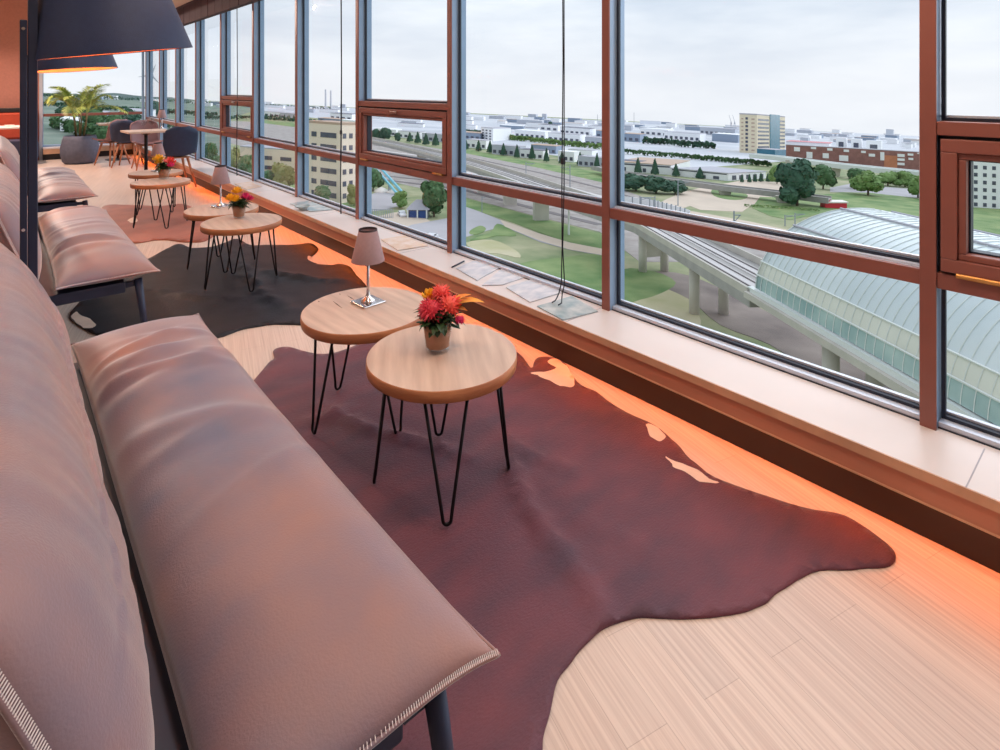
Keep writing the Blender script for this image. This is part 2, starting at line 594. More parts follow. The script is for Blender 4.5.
struct(obj('wall_right', bxm(PK + 0.03, PW + 0.13, YBACK, YEND + 0.2, -0.3, SZ - 0.03), M['kick']))

# mullions
for k in range(-3, 11):
    y = Y0 + k * BAY
    t = struct(obj('trim_%d' % (k + 6), bxm(PW + 0.012, PW + MDEP + 0.06, y - MW / 2 + 0.003, y + MW / 2 - 0.003, SZ - 0.005, CEIL), M['alu']))
    obj('mullion_cover', bxm(PW, PW + 0.012, y - MW / 2, y + MW / 2, SZ - 0.012, CEIL), M['brown_frame'], t, bevel=0.002)


def window(n, y0, y1, vent):
    """one bay between mullions; glass plane just behind the mullion face"""
    w = struct(bpy.data.objects.new('window_%d' % n, None))
    COL.objects.link(w)
    w.location = (PW, (y0 + y1) / 2, SZ)
    h = (y1 - y0) / 2
    g0 = MDEP                                     # glass plane
    T = CEIL - SZ
    RZ0, RZ1 = 0.747 - SZ, 0.803 - SZ             # main transom
    # bottom bead, dark gasket
    bm = BM()
    box(bm, 0.032, g0 + 0.01, -h, h, 0.0, 0.020)
    obj('bottom_bead', bm, M['alu_light'], w)
    obj('bead_shadow_gap', bxm(0.027, 0.032, -h, h, 0.0, 0.004), M['seal'], w)

    def gasket(za, zb):
        bm = BM()
        e = 0.013
        box(bm, g0 - 0.012, g0 + 0.012, -h, h, za, za + 0.012)
        box(bm, g0 - 0.012, g0 + 0.012, -h, h, zb - 0.010, zb)
        box(bm, g0 - 0.012, g0 + 0.004, -h, -h + e, za + 0.012, zb - 0.010)
        box(bm, g0 - 0.012, g0 + 0.004, h - e, h, za + 0.012, zb - 0.010)
        obj('gasket', bm, M['seal'], w)
        bm = BM()
        box(bm, g0 + 0.004, g0 + 0.03, -h + e - 0.005, -h + e + 0.007, za + 0.012, zb - 0.01)
        box(bm, g0 + 0.012, g0 + 0.03, -h, h, za + 0.012, za + 0.020)
        obj('glazing_edge', bm, M['alu_light'], w)
        obj('pane', bxm(g0 + 0.014, g0 + 0.018, -h + 0.004, h - 0.004, za + 0.004, zb - 0.004), M['glass'], w)

    gasket(0.02, RZ0)
    obj('transom', bxm(0.010, 0.034, -h, h, RZ0, RZ1), M['brown_frame'], w, bevel=0.002)
    obj('transom_core', bxm(0.0342, g0 + 0.03, -h, h, RZ0 + 0.001, RZ1 - 0.002), M['alu_light'], w)
    if not vent:
        obj('transom_bead', bxm(0.045, g0 + 0.02, -h, h, RZ1 - 0.0018, RZ1 + 0.006), M['alu_light'], w)
        gasket(RZ1 + 0.006, T)
        return w
    V0, V1 = RZ1, 1.285 - SZ
    VT = V1 + 0.048
    obj('vent_head', bxm(0.006, g0 + 0.03, -h, h, V1, VT), M['brown_frame'], w, bevel=0.002)
    gasket(VT, T)
    # casement gap and sash
    bm = BM()
    for (a, b, e, f_) in ((-h, -h + 0.012, V0, V1), (h - 0.012, h, V0, V1), (-h, h, V1 - 0.012, V1), (-h, h, V0, V0 + 0.010)):
        box(bm, 0.03, g0 + 0.03, a, b, e, f_)
    obj('vent_gap', bm, M['seal'], w)
    a, b, e, f_ = -h + 0.012, h - 0.012, V0 + 0.010, V1 - 0.012

    def ring(x0, x1, i, j):
        bm = BM()
        box(bm, x0, x1, a + i, b - i, e + i, e + j)
        box(bm, x0, x1, a + i, b - i, f_ - j, f_ - i)
        box(bm, x0, x1, a + i, a + j, e + j, f_ - j)
        box(bm, x0, x1, b - j, b - i, e + j, f_ - j)
        return bm
    sash = obj('vent_sash', ring(0.0, g0 + 0.02, 0.0, 0.046), M['brown_frame'], w, bevel=0.003)
    obj('sash_bead', ring(0.012, g0 + 0.02, 0.0461, 0.069), M['brown_frame'], sash, bevel=0.004)
    obj('sash_gasket', ring(0.05, g0 + 0.01, 0.0691, 0.075), M['seal'], sash)
    obj('pane', bxm(g0 - 0.03, g0 - 0.026, a + 0.07, b - 0.07, e + 0.07, f_ - 0.07), M['glass'], sash)
    for q in (-0.575, 0.575):
        bm = BM()
        tube(bm, [(-0.004, q - 0.06, V0 + 0.006), (-0.004, q + 0.06, V0 + 0.006)], 0.007, 10)
        box(bm, -0.002, 0.012, q - 0.06, q + 0.06, V0 - 0.004, V0 + 0.010)
        obj('hinge', bm, M['brass'], sash)
    hb = BM()
    box(hb, -0.014, 0.0, 0.0, 0.12, f_ - 0.034, f_ - 0.012)
    box(hb, -0.030, -0.014, 0.05, 0.075, f_ - 0.032, f_ - 0.014)
    box(hb, -0.034, -0.026, -0.03, 0.075, f_ - 0.030, f_ - 0.016)
    obj('handle', hb, M['chrome'], sash, bevel=0.002)
    return w


wn = 1
for k in range(-3, 10):
    ya, yb = Y0 + k * BAY + MW / 2, Y0 + (k + 1) * BAY - MW / 2
    window(wn, ya, yb, k in (-1, 2, 5))
    wn += 1

# end wall windows
def end_window(n, x0, x1):
    w = struct(bpy.data.objects.new('window_%d' % n, None))
    COL.objects.link(w)
    w.location = ((x0 + x1) / 2, YEND, SZ)
    h = (x1 - x0) / 2
    T = HIGH - SZ
    z = 0.62
    for nm, bmx, m in (('frame', None, M['alu']),):
        bm = BM()
        box(bm, -h, -h + 0.04, 0.02, 0.1, 0, T)
        box(bm, h - 0.04, h, 0.02, 0.1, 0, T)
        box(bm, -h + 0.04, h - 0.04, 0.02, 0.1, 0, 0.04)
        obj('frame', bm, M['alu'], w)
    obj('transom', bxm(-h + 0.04, h - 0.04, 0.0, 0.09, z, z + 0.055), M['brown_frame'], w)
    obj('pane', bxm(-h + 0.04, h - 0.04, 0.07, 0.074, 0.04, z), M['glass'], w)
    obj('pane', bxm(-h + 0.04, h - 0.04, 0.07, 0.074, z + 0.055, T), M['glass'], w)


end_window(wn, EX + 0.03, PW - 0.02)
struct(obj('trim_20', bxm(EX, EX + 0.055, YEND - 0.03, YEND + 0.2, 0, HIGH), M['alu_light']))
tr = struct(obj('trim_21', bxm(EX + 0.055, PW + 0.1, YEND - 0.18, YEND + 0.2, SZ - 0.03, SZ), M['sill'], bevel=0.003))
obj('ledge_front', bxm(EX + 0.055, PF, YEND - 0.176, YEND - 0.15, SZ - 0.13, SZ - 0.03), M['sill_edge'], tr)
struct(obj('baseboard_end', bxm(EX + 0.055, PK, YEND - 0.12, YEND + 0.15, 0, SZ - 0.03), M['kick']))

# roman blind folded along the window heads
bz0, bz1 = 2.50, 2.79
bl = thing('roman_blind', 'dark plum fabric blind folded up along the heads of the windows', 'blind', (2.33, 0, 0))
bm = BM()
for k in range(-3, 10):
    ya, yb = Y0 + k * BAY + 0.01, Y0 + (k + 1) * BAY - 0.01
    n = 4
    for i in range(n):
        a = ya + (yb - ya) * i / n
        b = ya + (yb - ya) * (i + 1) / n - 0.012
        box(bm, -0.03, 0.05, a, b, bz0, bz1)
obj('fabric_fold', bm, M['blind'], bl)
obj('head_rail', bxm(-0.045, 0.06, YBACK + 0.05, YEND - 0.05, bz1, CEIL - 0.002), M['blind'], bl)


def cord(u, vend, label, curl=None):
    p = atX(u, vend, 2.40)
    t = tag(obj('blind_cord', BM(), M['cord']), label, 'cord')
    bpy.data.objects.remove(t)
    bm = BM()
    for dy in (-0.006, 0.006):
        q = [(2.40, p.y + dy, bz0 + 0.02), (2.405, p.y + dy * 0.7, 1.6), (2.40, p.y + dy * 1.4, 0.9), (2.395, p.y + dy * 0.4, 0.55)]
        if curl:
            q += [(2.40, p.y + dy * 2, SZ + 0.10), (2.385, p.y + dy * 2 + 0.004, SZ + 0.045), (2.36, p.y - 0.01 + dy * 3, SZ + 0.026), (2.33, p.y - 0.03 + dy * 4, SZ + 0.02), (2.30, p.y - 0.035 + dy * 4, SZ + 0.018)]
        else:
            q += [(2.40, p.y + dy, SZ + 0.03)]
        tube(bm, q, 0.0036, 6)
    box(bm, 2.392, 2.408, p.y - 0.010, p.y + 0.010, 1.02, 1.055)
    return tag(obj('blind_cord', bm, M['cord']), label, 'cord', 'blind cords')


cord(563, 290, 'black double blind cord curling onto the magazines on the ledge', True)
cord(341, 210, 'black blind cord hanging in front of the cream office block')
cord(237, 185, 'black blind cord hanging in front of the far opening vent')

# fittings for the added ceiling lamps, above the picture
gi = 0
for (lx, ly) in ((0.9, -0.6), (1.75, 0.7), (0.5, 1.9), (0.5, 4.6), (1.5, 3.4), (1.6, 6.4), (0.4, 8.2), (1.4, 10.6)):
    t = thing('added_ceiling_lamp', 'added small round ceiling lamp with white ring, out of view', 'ceiling light', (lx, ly, ceil_at(lx)), 0, 'added ceiling lamps out of view')
    bm = BM()
    lathe(bm, [(0.105, -0.001), (0.13, -0.001), (0.13, -0.012), (0.105, -0.012), (0.105, -0.001)], 24, cap0=False, cap1=False)
    obj('ring', bm, M['white'], t)
    bm = BM()
    lathe(bm, [(0.10, -0.004), (0.10, -0.001)], 24)
    obj('diffuser', bm, M['lamp_glow'], t)


for (lx, ly, le) in FILL_PANELS:  # housings of the added fill panels
    t = thing('fill_panel', 'added long flat white fill-light panel, out of view', 'ceiling light', (lx, ly, ceil_at(lx)), 0, 'added fill-light panels')
    bm = BM()
    for q in ((-0.28, -0.255, -0.73, 0.73), (0.255, 0.28, -0.73, 0.73), (-0.255, 0.255, -0.73, -0.705), (-0.255, 0.255, 0.705, 0.73)):
        box(bm, *q, -0.03, -0.001)
    obj('frame', bm, M['white'], t)
    obj('diffuser', bxm(-0.25, 0.25, -0.70, 0.70, -0.02, -0.004), M['lamp_glow'], t)


# ------------------------------------------------------------------ sofas
def sofa(ya, yb, label, seed, folds, xs=0.0):
    rnd = random.Random(seed)
    Ls = yb - ya
    root = thing('sofa', label, 'sofa', (0.42 + xs, (ya + yb) / 2, 0), 0, 'mauve leather sofas along the window tables')
    fx = lambda x: x - 0.42
    # seat: pillow seen from above, seam half way up
    x0, x1 = 0.217, 0.682
    SEAM = 0.425
    nu, nv = 44, 150
    fl = [(rnd.uniform(*folds), rnd.uniform(-0.10, 0.16), rnd.uniform(0.010, 0.024), rnd.uniform(0.005, 0.016), rnd.uniform(-0.9, 0.3), rnd.uniform(0.3, 0.8)) for _ in range(16)]
    fl += [(rnd.uniform(0.12, 0.95), rnd.uniform(-0.2, 0.2), rnd.uniform(0.02, 0.05), rnd.uniform(0.002, 0.005), rnd.uniform(-0.9, 0.9), rnd.uniform(0.3, 0.9)) for _ in range(10)]

    def pos(i, j, side):
        a = -1 + 2 * i / nu
        b = -1 + 2 * j / nv
        a = math.copysign(abs(a) ** 0.8, a) if side else a
        pin_x = 0.010 * (1 - abs(b) ** 6)
        pin_y = 0.022 * (1 - abs(a) ** 4)
        x = (x0 + x1) / 2 + a * ((x1 - x0) / 2 - pin_x)
        y = b * (Ls / 2 - pin_y)
        prof = max(0.0, 1 - abs(a) ** 2.6) ** 0.55 * max(0.0, 1 - abs(b) ** 9) ** 0.62
        zs = SEAM + 0.012 * max(0, abs(b) ** 14) * 0 - 0.010 * (1 - abs(b) ** 8) * (abs(a) ** 3)
        if side > 0:
            z = zs + 0.082 * prof
            yn = (b + 1) / 2
            for (fy, k, sg, am, cx, wx) in fl:
                d = yn - (fy + k * (a * 0.35) + 0.10 * k * a * a)
                z += am * math.exp(-(d * Ls / 2 / sg) ** 2 * 0.6) * math.exp(-((a - cx) / (wx + 0.4)) ** 2) * min(1, prof * 1.6)
            z += 0.006 * noise.noise((x * 5, y * 3 + seed, 1.3)) * prof
            return x, y, z
        return x, y, zs - 0.048 * prof
    bm = BM()
    top = [[None] * (nv + 1) for _ in range(nu + 1)]
    bot = [[None] * (nv + 1) for _ in range(nu + 1)]
    for i in range(nu + 1):
        for j in range(nv + 1):
            x, y, z = pos(i, j, 1)
            top[i][j] = bm.verts.new((fx(x), y, z))
            if i in (0, nu) or j in (0, nv):
                bot[i][j] = top[i][j]
            else:
                x, y, z2 = pos(i, j, -1)
                bot[i][j] = bm.verts.new((fx(x), y, min(z2, z - 0.004)))
    for i in range(nu):
        for j in range(nv):
            bm.faces.new((top[i][j], top[i + 1][j], top[i + 1][j + 1], top[i][j + 1]))
            q = (bot[i][j], bot[i][j + 1], bot[i + 1][j + 1], bot[i + 1][j])
            bm.faces.new(q)
    edge = [top[i][0].co.copy() for i in range(nu + 1)] + [top[nu][j].co.copy() for j in range(1, nv + 1)] + [top[i][nv].co.copy() for i in range(nu - 1, -1, -1)]
    seat = obj('seat_cushion', bm, M['leather'], root, smooth=True)
    bm = BM()
    tube(bm, edge, 0.0040, 6)
    obj('piping', bm, M['leather'], seat, smooth=True)
    for sgn in (-1, 1):
        bm = BM()
        nst = 110
        for q in range(nst):
            a = -0.985 + 1.97 * q / (nst - 1)
            i = (a + 1) / 2 * nu
            x, y, z = pos(min(nu, max(0, i)), 0 if sgn < 0 else nv, 1)
            xi, yi, zi = pos(min(nu, max(0, i)), 1.1 if sgn < 0 else nv - 1.1, 1)
            v0 = Vector((fx(x), y + sgn * 0.003, z + 0.003))
            v1 = Vector((fx(x) + 0.0028, y - sgn * 0.0050, z + 0.0062))
            tube(bm, [v0, v1], 0.0009, 5)
        obj('stitching', bm, M['thread'], seat)

    # back cushion: the same pillow standing, leaning back
    nw, nb = 34, 110
    L2 = Ls / 2 - 0.005

    def bpos(i, j, side):
        w = i / nw
        b = -1 + 2 * j / nb
        pin = 0.02 * (1 - abs(2 * w - 1) ** 4)
        prof = max(0.0, 1 - abs(2 * w - 1) ** 2.6) ** 0.55 * max(0.0, 1 - abs(b) ** 9) ** 0.6
        ex = 0.012 * (1 - abs(b) ** 6)
        cx, cz = 0.135 - 0.175 * w, 0.425 + 0.49 * w + (ex if w < 0.5 else -ex) * 0.6
        d = 0.100 * prof * (1 if side > 0 else -0.9)
        if side > 0:
            d += 0.010 * noise.noise((w * 3, b * Ls * 2.0, seed + 4.0)) * prof
            d += 0.006 * noise.noise((w * 2.0 + 0.4 * b, b * Ls * 9.0, seed + 9.0)) * prof
        return cx + 0.945 * d, b * (L2 - pin), cz + 0.33 * d
    bm = BM()
    top = [[None] * (nb + 1) for _ in range(nw + 1)]
    bot = [[None] * (nb + 1) for _ in range(nw + 1)]
    for i in range(nw + 1):
        for j in range(nb + 1):
            p = bpos(i, j, 1)
            top[i][j] = bm.verts.new((fx(p[0]), p[1], p[2]))
            if i in (0, nw) or j in (0, nb):
                bot[i][j] = top[i][j]
            else:
                p = bpos(i, j, -1)
                bot[i][j] = bm.verts.new((fx(p[0]), p[1], p[2]))
    for i in range(nw):
        for j in range(nb):
            bm.faces.new((top[i][j], top[i][j + 1], top[i + 1][j + 1], top[i + 1][j]))
            bm.faces.new((bot[i][j], bot[i + 1][j], bot[i + 1][j + 1], bot[i][j + 1]))
    edge = [top[i][0].co.copy() for i in range(nw + 1)] + [top[nw][j].co.copy() for j in range(1, nb + 1)] + [top[i][nb].co.copy() for i in range(nw - 1, -1, -1)] + [top[0][j].co.copy() for j in range(nb - 1, 0, -1)]
    back = obj('back_cushion', bm, M['leather'], root, smooth=True)
    bm = BM()
    tube(bm, edge, 0.0042, 6, closed=True)
    obj('piping', bm, M['leather'], back, smooth=True)
    for sgn in (-1, 1):
        bm = BM()
        for q in range(110):
            w = 0.02 + 0.96 * q / 109
            p = bpos(w * nw, 0 if sgn < 0 else nb, 1)
            v0 = Vector((fx(p[0]) + 0.003, p[1] + sgn * 0.003, p[2]))
            v1 = Vector((fx(p[0]) + 0.010, p[1] - sgn * 0.005, p[2] + 0.004))
            tube(bm, [v0, v1], 0.0009, 5)
        obj('stitching', bm, M['thread'], back)

    # frame, backrest frame and legs
    bm = BM()
    box(bm, fx(0.06), fx(0.53), -Ls / 2 + 0.075, Ls / 2 - 0.075, 0.318, 0.378)
    obj('frame', bm, M['navy_metal'], root, bevel=0.006)
    for y in (-Ls / 2 + 0.12, 0, Ls / 2 - 0.12):
        bm = BM()
        a = [(fx(0.075), y - 0.02, 0.36), (fx(0.075), y + 0.02, 0.36), (fx(-0.115), y + 0.02, 0.80), (fx(-0.115), y - 0.02, 0.80)]
        v = [bm.verts.new(p) for p in a] + [bm.verts.new((p[0] - 0.02, p[1], p[2])) for p in a]
        for q in ((0, 1, 2, 3), (7, 6, 5, 4), (0, 4, 5, 1), (1, 5, 6, 2), (2, 6, 7, 3), (3, 7, 4, 0)):
            bm.faces.new([v[k] for k in q])
        obj('backrest_bar', bm, M['navy_metal'], root)
    for sy in (-1, 1):
        obj('leg_bracket', bxm(fx(0.53), fx(0.605), sy * (Ls / 2 - 0.09) - 0.015, sy * (Ls / 2 - 0.09) + 0.015, 0.345, 0.372), M['navy_metal'], root)
    for sx, sy in ((1, -1), (1, 1), (-1, -1), (-1, 1)):
        xx = fx(0.592) if sx > 0 else fx(0.12)
        yy = sy * (Ls / 2 - 0.062)
        bm = BM()
        tube(bm, [(xx - sx * 0.004, yy - sy * 0.01, 0.385), (xx + sx * 0.016, yy + sy * 0.012, 0.19), (xx + sx * 0.036, yy + sy * 0.03, 0.0)], [0.021, 0.018, 0.012], 16)
        obj('leg', bm, M['navy_metal'], root, smooth=True)
    return root


sofa(0.785, 2.86, 'mauve leather sofa nearest the camera, alongside the big purple cowhide', 3, (0.30, 0.92))
sofa(3.68, 5.83, 'mauve leather sofa standing with its leg on the black cowhide', 11, (0.15, 0.95))
sofa(6.62, 8.85, 'mauve leather sofa farthest away, just before the potted palm', 23, (0.15, 0.95), 0.03)


# ------------------------------------------------------------------ cowhides
def hide(name, label, outline, m, spots, step, seed, folds=(), world_extra=None, z=0.0):
    """outline and spots in picture pixels, laid out on the floor"""
    def flo(p):
        q = at(p[0], p[1], 0.006)
        return (q.x, q.y)
    poly = [flo(p) for p in outline]
    if world_extra:
        poly += world_extra
    rnd = random.Random(seed)
    poly = spline(poly, 4)
    jit = []
    for (x, y) in poly:
        jit.append((x + 0.006 * noise.noise((x * 14, y * 14, seed)), y + 0.006 * noise.noise((x * 14, y * 14, seed + 5))))
    poly = jit
    sp = [[(x + 0.012 * noise.noise((x * 25, y * 25, 3)), y + 0.012 * noise.noise((x * 25, y * 25, 8))) for x, y in spline([flo(p) for p in q], 4)] for q in spots]
    xs = [p[0] for p in poly]
    ys = [p[1] for p in poly]
    pts = [Vector(p) for p in poly]
    n = len(pts)
    edges = [(i, (i + 1) % n) for i in range(n)]
    for q in sp:
        b0 = len(pts)
        pts += [Vector(p) for p in q]
        edges += [(b0 + i, b0 + (i + 1) % len(q)) for i in range(len(q))]
    x = min(xs)
    while x < max(xs):
        y = min(ys)
        while y < max(ys):
            p = (x + rnd.uniform(-0.3, 0.3) * step, y + rnd.uniform(-0.3, 0.3) * step)
            if inside(p, poly):
                pts.append(Vector(p))
            y += step
        x += step
    V, E, Fc, *_ = delaunay_2d_cdt(pts, edges, [], 0, 1e-5)
    fw = [[flo(a) + (am,) for a, am in ((fa, amp), (fb, amp))] for (fa, fb, amp) in folds]
    bm = BM()
    vs = []
    for p in V:
        zz = 0.008 + 0.004 * max(0, noise.noise((p.x * 3, p.y * 3, seed))) + 0.003 * noise.noise((p.x * 9, p.y * 9, seed))
        for (A, B) in fw:
            ax, ay, am = A
            bx_, by_, _ = B
            dx, dy = bx_ - ax, by_ - ay
            L2 = dx * dx + dy * dy
            t = max(0, min(1, ((p.x - ax) * dx + (p.y - ay) * dy) / L2))
            wob = 0.02 * math.sin(t * 7 + seed)
            ln = math.sqrt(L2)
            d = ((p.x - ax) * dy - (p.y - ay) * dx) / ln + wob
            tt = ((p.x - ax) * dx + (p.y - ay) * dy) / L2
            if -0.05 < tt < 1.05:
                zz += am * math.exp(-(d / 0.022) ** 2) * math.sin(PI * min(1, max(0, (tt + 0.05) / 1.1))) ** 0.5
        vs.append(bm.verts.new((p.x, p.y, max(0.005, zz))))
    for f in Fc:
        cx = sum(V[i].x for i in f) / len(f)
        cy = sum(V[i].y for i in f) / len(f)
        if not inside((cx, cy), poly):
            continue
        try:
            fc = bm.faces.new([vs[i] for i in f])
        except ValueError:
            continue
        for q in sp:
            if inside((cx, cy), q):
                fc.material_index = 1
    # thin edge down to the floor
    be = [e for e in bm.edges if len(e.link_faces) == 1]
    r = bmesh.ops.extrude_edge_only(bm, edges=be)
    for v in [g for g in r['geom'] if isinstance(g, bmesh.types.BMVert)]:
        v.co.z = 0.0012
    lone = [v for v in bm.verts if not v.link_faces]
    bmesh.ops.delete(bm, geom=lone, context='VERTS')
    o = obj(name, bm, m, None, smooth=True, mats=[m, M['hide_white']])
    return tag(o, label, 'rug')


hide('cowhide_rug', 'large purple-brown cowhide with white spots under the nearest pair of tables',
     [(262, 370), (274, 359), (274, 350), (288, 347), (317, 354), (345, 350), (372, 338), (410, 326), (450, 326), (480, 335), (518, 353), (531, 368), (537, 358),
      (552, 358), (566, 364), (577, 382), (596, 392), (620, 409), (648, 422), (672, 439), (690, 459), (716, 478), (756, 493), (800, 507), (844, 516), (876, 536),
      (893, 552), (889, 565), (860, 567), (820, 570), (797, 579), (776, 594), (760, 605), (740, 612), (700, 617), (660, 617), (628, 619), (606, 627), (590, 640),
      (572, 659), (558, 679), (551, 702), (547, 726), (543, 750), (540, 800)],
     M['hide_purple'],
     [[(531, 373), (540, 377), (560, 386), (571, 387), (575, 380), (566, 366), (556, 359), (547, 362), (556, 368), (545, 372)],
      [(646, 427), (651, 424), (664, 434), (662, 439), (657, 441), (650, 436)],
      [(668, 457), (676, 462), (690, 468), (704, 476), (718, 482), (700, 482), (688, 474), (674, 467)]],
     0.035, 2.0, folds=(((318, 408), (470, 462), 0.022), ((505, 455), (602, 626), 0.024), ((500, 435), (580, 480), 0.016), ((300, 425), (352, 408), 0.018), ((560, 500), (650, 560), 0.006)),
     world_extra=[(0.50, 0.42), (0.28, 0.60), (0.25, 1.5), (0.32, 2.2), (0.52, 2.42)])
hide('cowhide_rug', 'black blue-sheened cowhide under the middle pair of tables',
     [(69, 315), (78, 304), (88, 292), (110, 277), (146, 260), (166, 249), (179, 244), (192, 248), (210, 247), (224, 243), (237, 239), (250, 245), (270, 245), (294, 245),
      (308, 243), (316, 246), (318, 251), (312, 256), (310, 260), (318, 264), (331, 265), (340, 264), (350, 267), (356, 275), (363, 282), (366, 292), (345, 315), (310, 324),
      (275, 324), (243, 329), (214, 338), (150, 342), (100, 336), (74, 322)],
     M['hide_dark'], [[(76, 312), (72, 318), (84, 328), (96, 326), (90, 319), (82, 316)], [(309, 256), (308, 260), (316, 263), (318, 260)]],
     0.05, 7.0, folds=(((235, 262), (285, 312), 0.035), ((150, 292), (240, 300), 0.02), ((262, 272), (350, 283), 0.028)))
hide('cowhide_rug', 'red-brown cowhide under the farthest pair of small tables',
     [(104, 206), (130, 205), (160, 206), (183, 204), (198, 211), (208, 221), (216, 232), (205, 241), (185, 242), (168, 240), (155, 240), (131, 243), (112, 234), (100, 220)],
     M['hide_red'], [[(128, 220), (135, 217), (138, 221), (131, 223)]], 0.09, 13.0)


# ------------------------------------------------------------------ hairpin tables
TZ = 0.458
TR = 0.275
TT = 0.042


def hairpin_table(label):
    root = thing('coffee_table', label, 'coffee table', (0, 0, 0), 0, 'round wooden tables with hairpin legs')
    bm = BM()
    rings = []
    N = 64
    for r_, z in ((0.0, TZ), (TR * 0.55, TZ), (TR - 0.002, TZ), (TR, TZ - 0.002), (TR + 0.001, TZ - TT * 0.5), (TR - 0.001, TZ - TT + 0.003), (TR - 0.004, TZ - TT), (0.0, TZ - TT)):
        rings.append([(r_ * (1 + 0.010 * noise.noise((math.cos(2 * PI * k / N) * 1.4, math.sin(2 * PI * k / N) * 1.4, 3.1))) * math.cos(2 * PI * k / N),
                       r_ * (1 + 0.010 * noise.noise((math.cos(2 * PI * k / N) * 1.4, math.sin(2 * PI * k / N) * 1.4, 3.1))) * math.sin(2 * PI * k / N), z) for k in range(N)])
    vr = []
    for R in rings:
        if abs(R[0][0]) < 1e-6:
            vr.append([bm.verts.new((0, 0, R[0][2]))] * N)
        else:
            vr.append([bm.verts.new(p) for p in R])
    for a in range(len(vr) - 1):
        A, B = vr[a], vr[a + 1]
        for k in range(N):
            q = [A[k], A[(k + 1) % N], B[(k + 1) % N], B[k]]
            u = []
            for v in q:
                if v not in u:
                    u.append(v)
            f = bm.faces.new(u)
            f.material_index = 0 if a < 2 else 1
            f.smooth = 3 <= a <= 4
    obj('tabletop', bm, M['tabletop'], root, mats=[M['tabletop'], M['tableedge']])
    for q in range(4):
        a = q * PI / 2
        er, et = Vector((math.cos(a), math.sin(a), 0)), Vector((-math.sin(a), math.cos(a), 0))
        zt = TZ - TT - 0.004
        rt, rb = TR - 0.075, TR - 0.028
        hw = 0.075
        P = []
        P.append(er * (rt - 0.05) + et * (hw - 0.012) + Vector((0, 0, zt)))
        P.append(er * rt + et * hw + Vector((0, 0, zt)))
        P.append(er * (rt + (rb - rt) * 0.9) + et * 0.017 + Vector((0, 0, 0.045)))
        for k in range(7):
            an = PI * k / 6
            P.append(er * rb + et * 0.0135 * math.cos(an) + Vector((0, 0, 0.0215 - 0.0145 * math.sin(an))))
        P.append(er * (rt + (rb - rt) * 0.9) - et * 0.017 + Vector((0, 0, 0.045)))
        P.append(er * rt - et * hw + Vector((0, 0, zt)))
        P.append(er * (rt - 0.05) - et * (hw - 0.012) + Vector((0, 0, zt)))
        bm = BM()
        tube(bm, P, 0.0058, 8)
        obj('leg', bm, M['black_metal'], root, smooth=True)
    return root


def tpos(u, v):
    p = at(u, v, TZ)
    return (p.x, p.y, 0.0125)


def yaw_of(p):
    return math.atan2(-p[1], -p[0])


T1 = tpos(442.5, 356)
tab = hairpin_table('round hairpin table holding the red flower cup, nearest the camera')
tab.location = T1
tab.rotation_euler = (0, 0, yaw_of(T1) + 0.06)
T2 = tpos(366, 311)
t2 = dup(tab, T2, yaw_of(T2) + 0.55, 'round hairpin table with cracked top holding the table lamp beside the nearest sofa')
T3 = tpos(242, 222.5)
t3 = dup(tab, T3, yaw_of(T3) + 0.25, 'round hairpin table on the black cowhide holding yellow and magenta flowers')
T4 = tpos(222, 210)
t4 = dup(tab, T4, yaw_of(T4) + 0.1, 'round hairpin table on the black cowhide holding a small lamp')
T5 = tpos(161, 182.3)
t5 = dup(tab, T5, yaw_of(T5) + 0.2, 'round hairpin table on the red-brown cowhide holding a flower pot')
T6 = tpos(156, 173)
t6 = dup(tab, T6, yaw_of(T6) + 0.7, 'round hairpin table farthest away, behind the flower pot, holding a lamp')
# cracks in the wood of the lamp table
for a_, b_ in (((333, 304), (342, 311)), ((347, 298), (355, 303)), ((318, 304), (319.5, 304.6)), ((339, 296.5), (341, 297))):
    pa, pb = at(a_[0], a_[1], TZ), at(b_[0], b_[1], TZ)
    d = (pb - pa).normalized() if (pb - pa).length > 1e-6 else Vector((1, 0, 0))
    n_ = Vector((-d.y, d.x, 0)) * 0.0022
    iv = Matrix.Rotation(-t2.rotation_euler.z, 4, 'Z')
    bm = BM()
    mid = (pa + pb) / 2
    ring = [pa, mid + n_, pb, mid - n_]
    prism(bm, [(iv @ (Vector(p) - Vector(T2))).xy for p in ring], TZ - 0.001, TZ + 0.0006)
    obj('wood_crack', bm, M['crack'], t2)


# ------------------------------------------------------------------ table lamps, flower cups
def table_lamp(label, loc, rz=0.0):
    root = thing('table_lamp', label, 'table lamp', loc, rz, 'small table lamps')
    bm = BM()
    box(bm, -0.058, 0.058, -0.058, 0.058, 0, 0.009)
    obj('base', bm, M['chrome'], root, bevel=0.003)
    bm = BM()
    lathe(bm, [(0.034, 0.009), (0.030, 0.016), (0.016, 0.026), (0.008, 0.040), (0.0066, 0.07), (0.0066, 0.26)], 20)
    obj('stem', bm, M['chrome'], root, smooth=True)
    bm = BM()
    lathe(bm, [(0.075, 0.192), (0.041, 0.335), (0.040, 0.335), (0.074, 0.192), (0.075, 0.192)], 36, cap0=False, cap1=False)
    sh = obj('lamp_shade', bm, M['lamp_grey'], root, smooth=True)
    bm = BM()
    lathe(bm, [(0.0425, 0.328), (0.0415, 0.337), (0.038, 0.337), (0.039, 0.328), (0.0425, 0.328)], 36, cap0=False, cap1=False)
    obj('top_band', bm, M['band_dark'], sh)
    bm = BM()
    lathe(bm, [(0.0, 0.255), (0.012, 0.26), (0.018, 0.28), (0.013, 0.30), (0.0, 0.308)], 14, cap0=False, cap1=False)
    obj('bulb', bm, M['white'], root, smooth=True)
    return root


def on_table(T, u, v):
    p = at(u, v, TZ)
    return (p.x, p.y, TZ + T[2] + 0.0003)


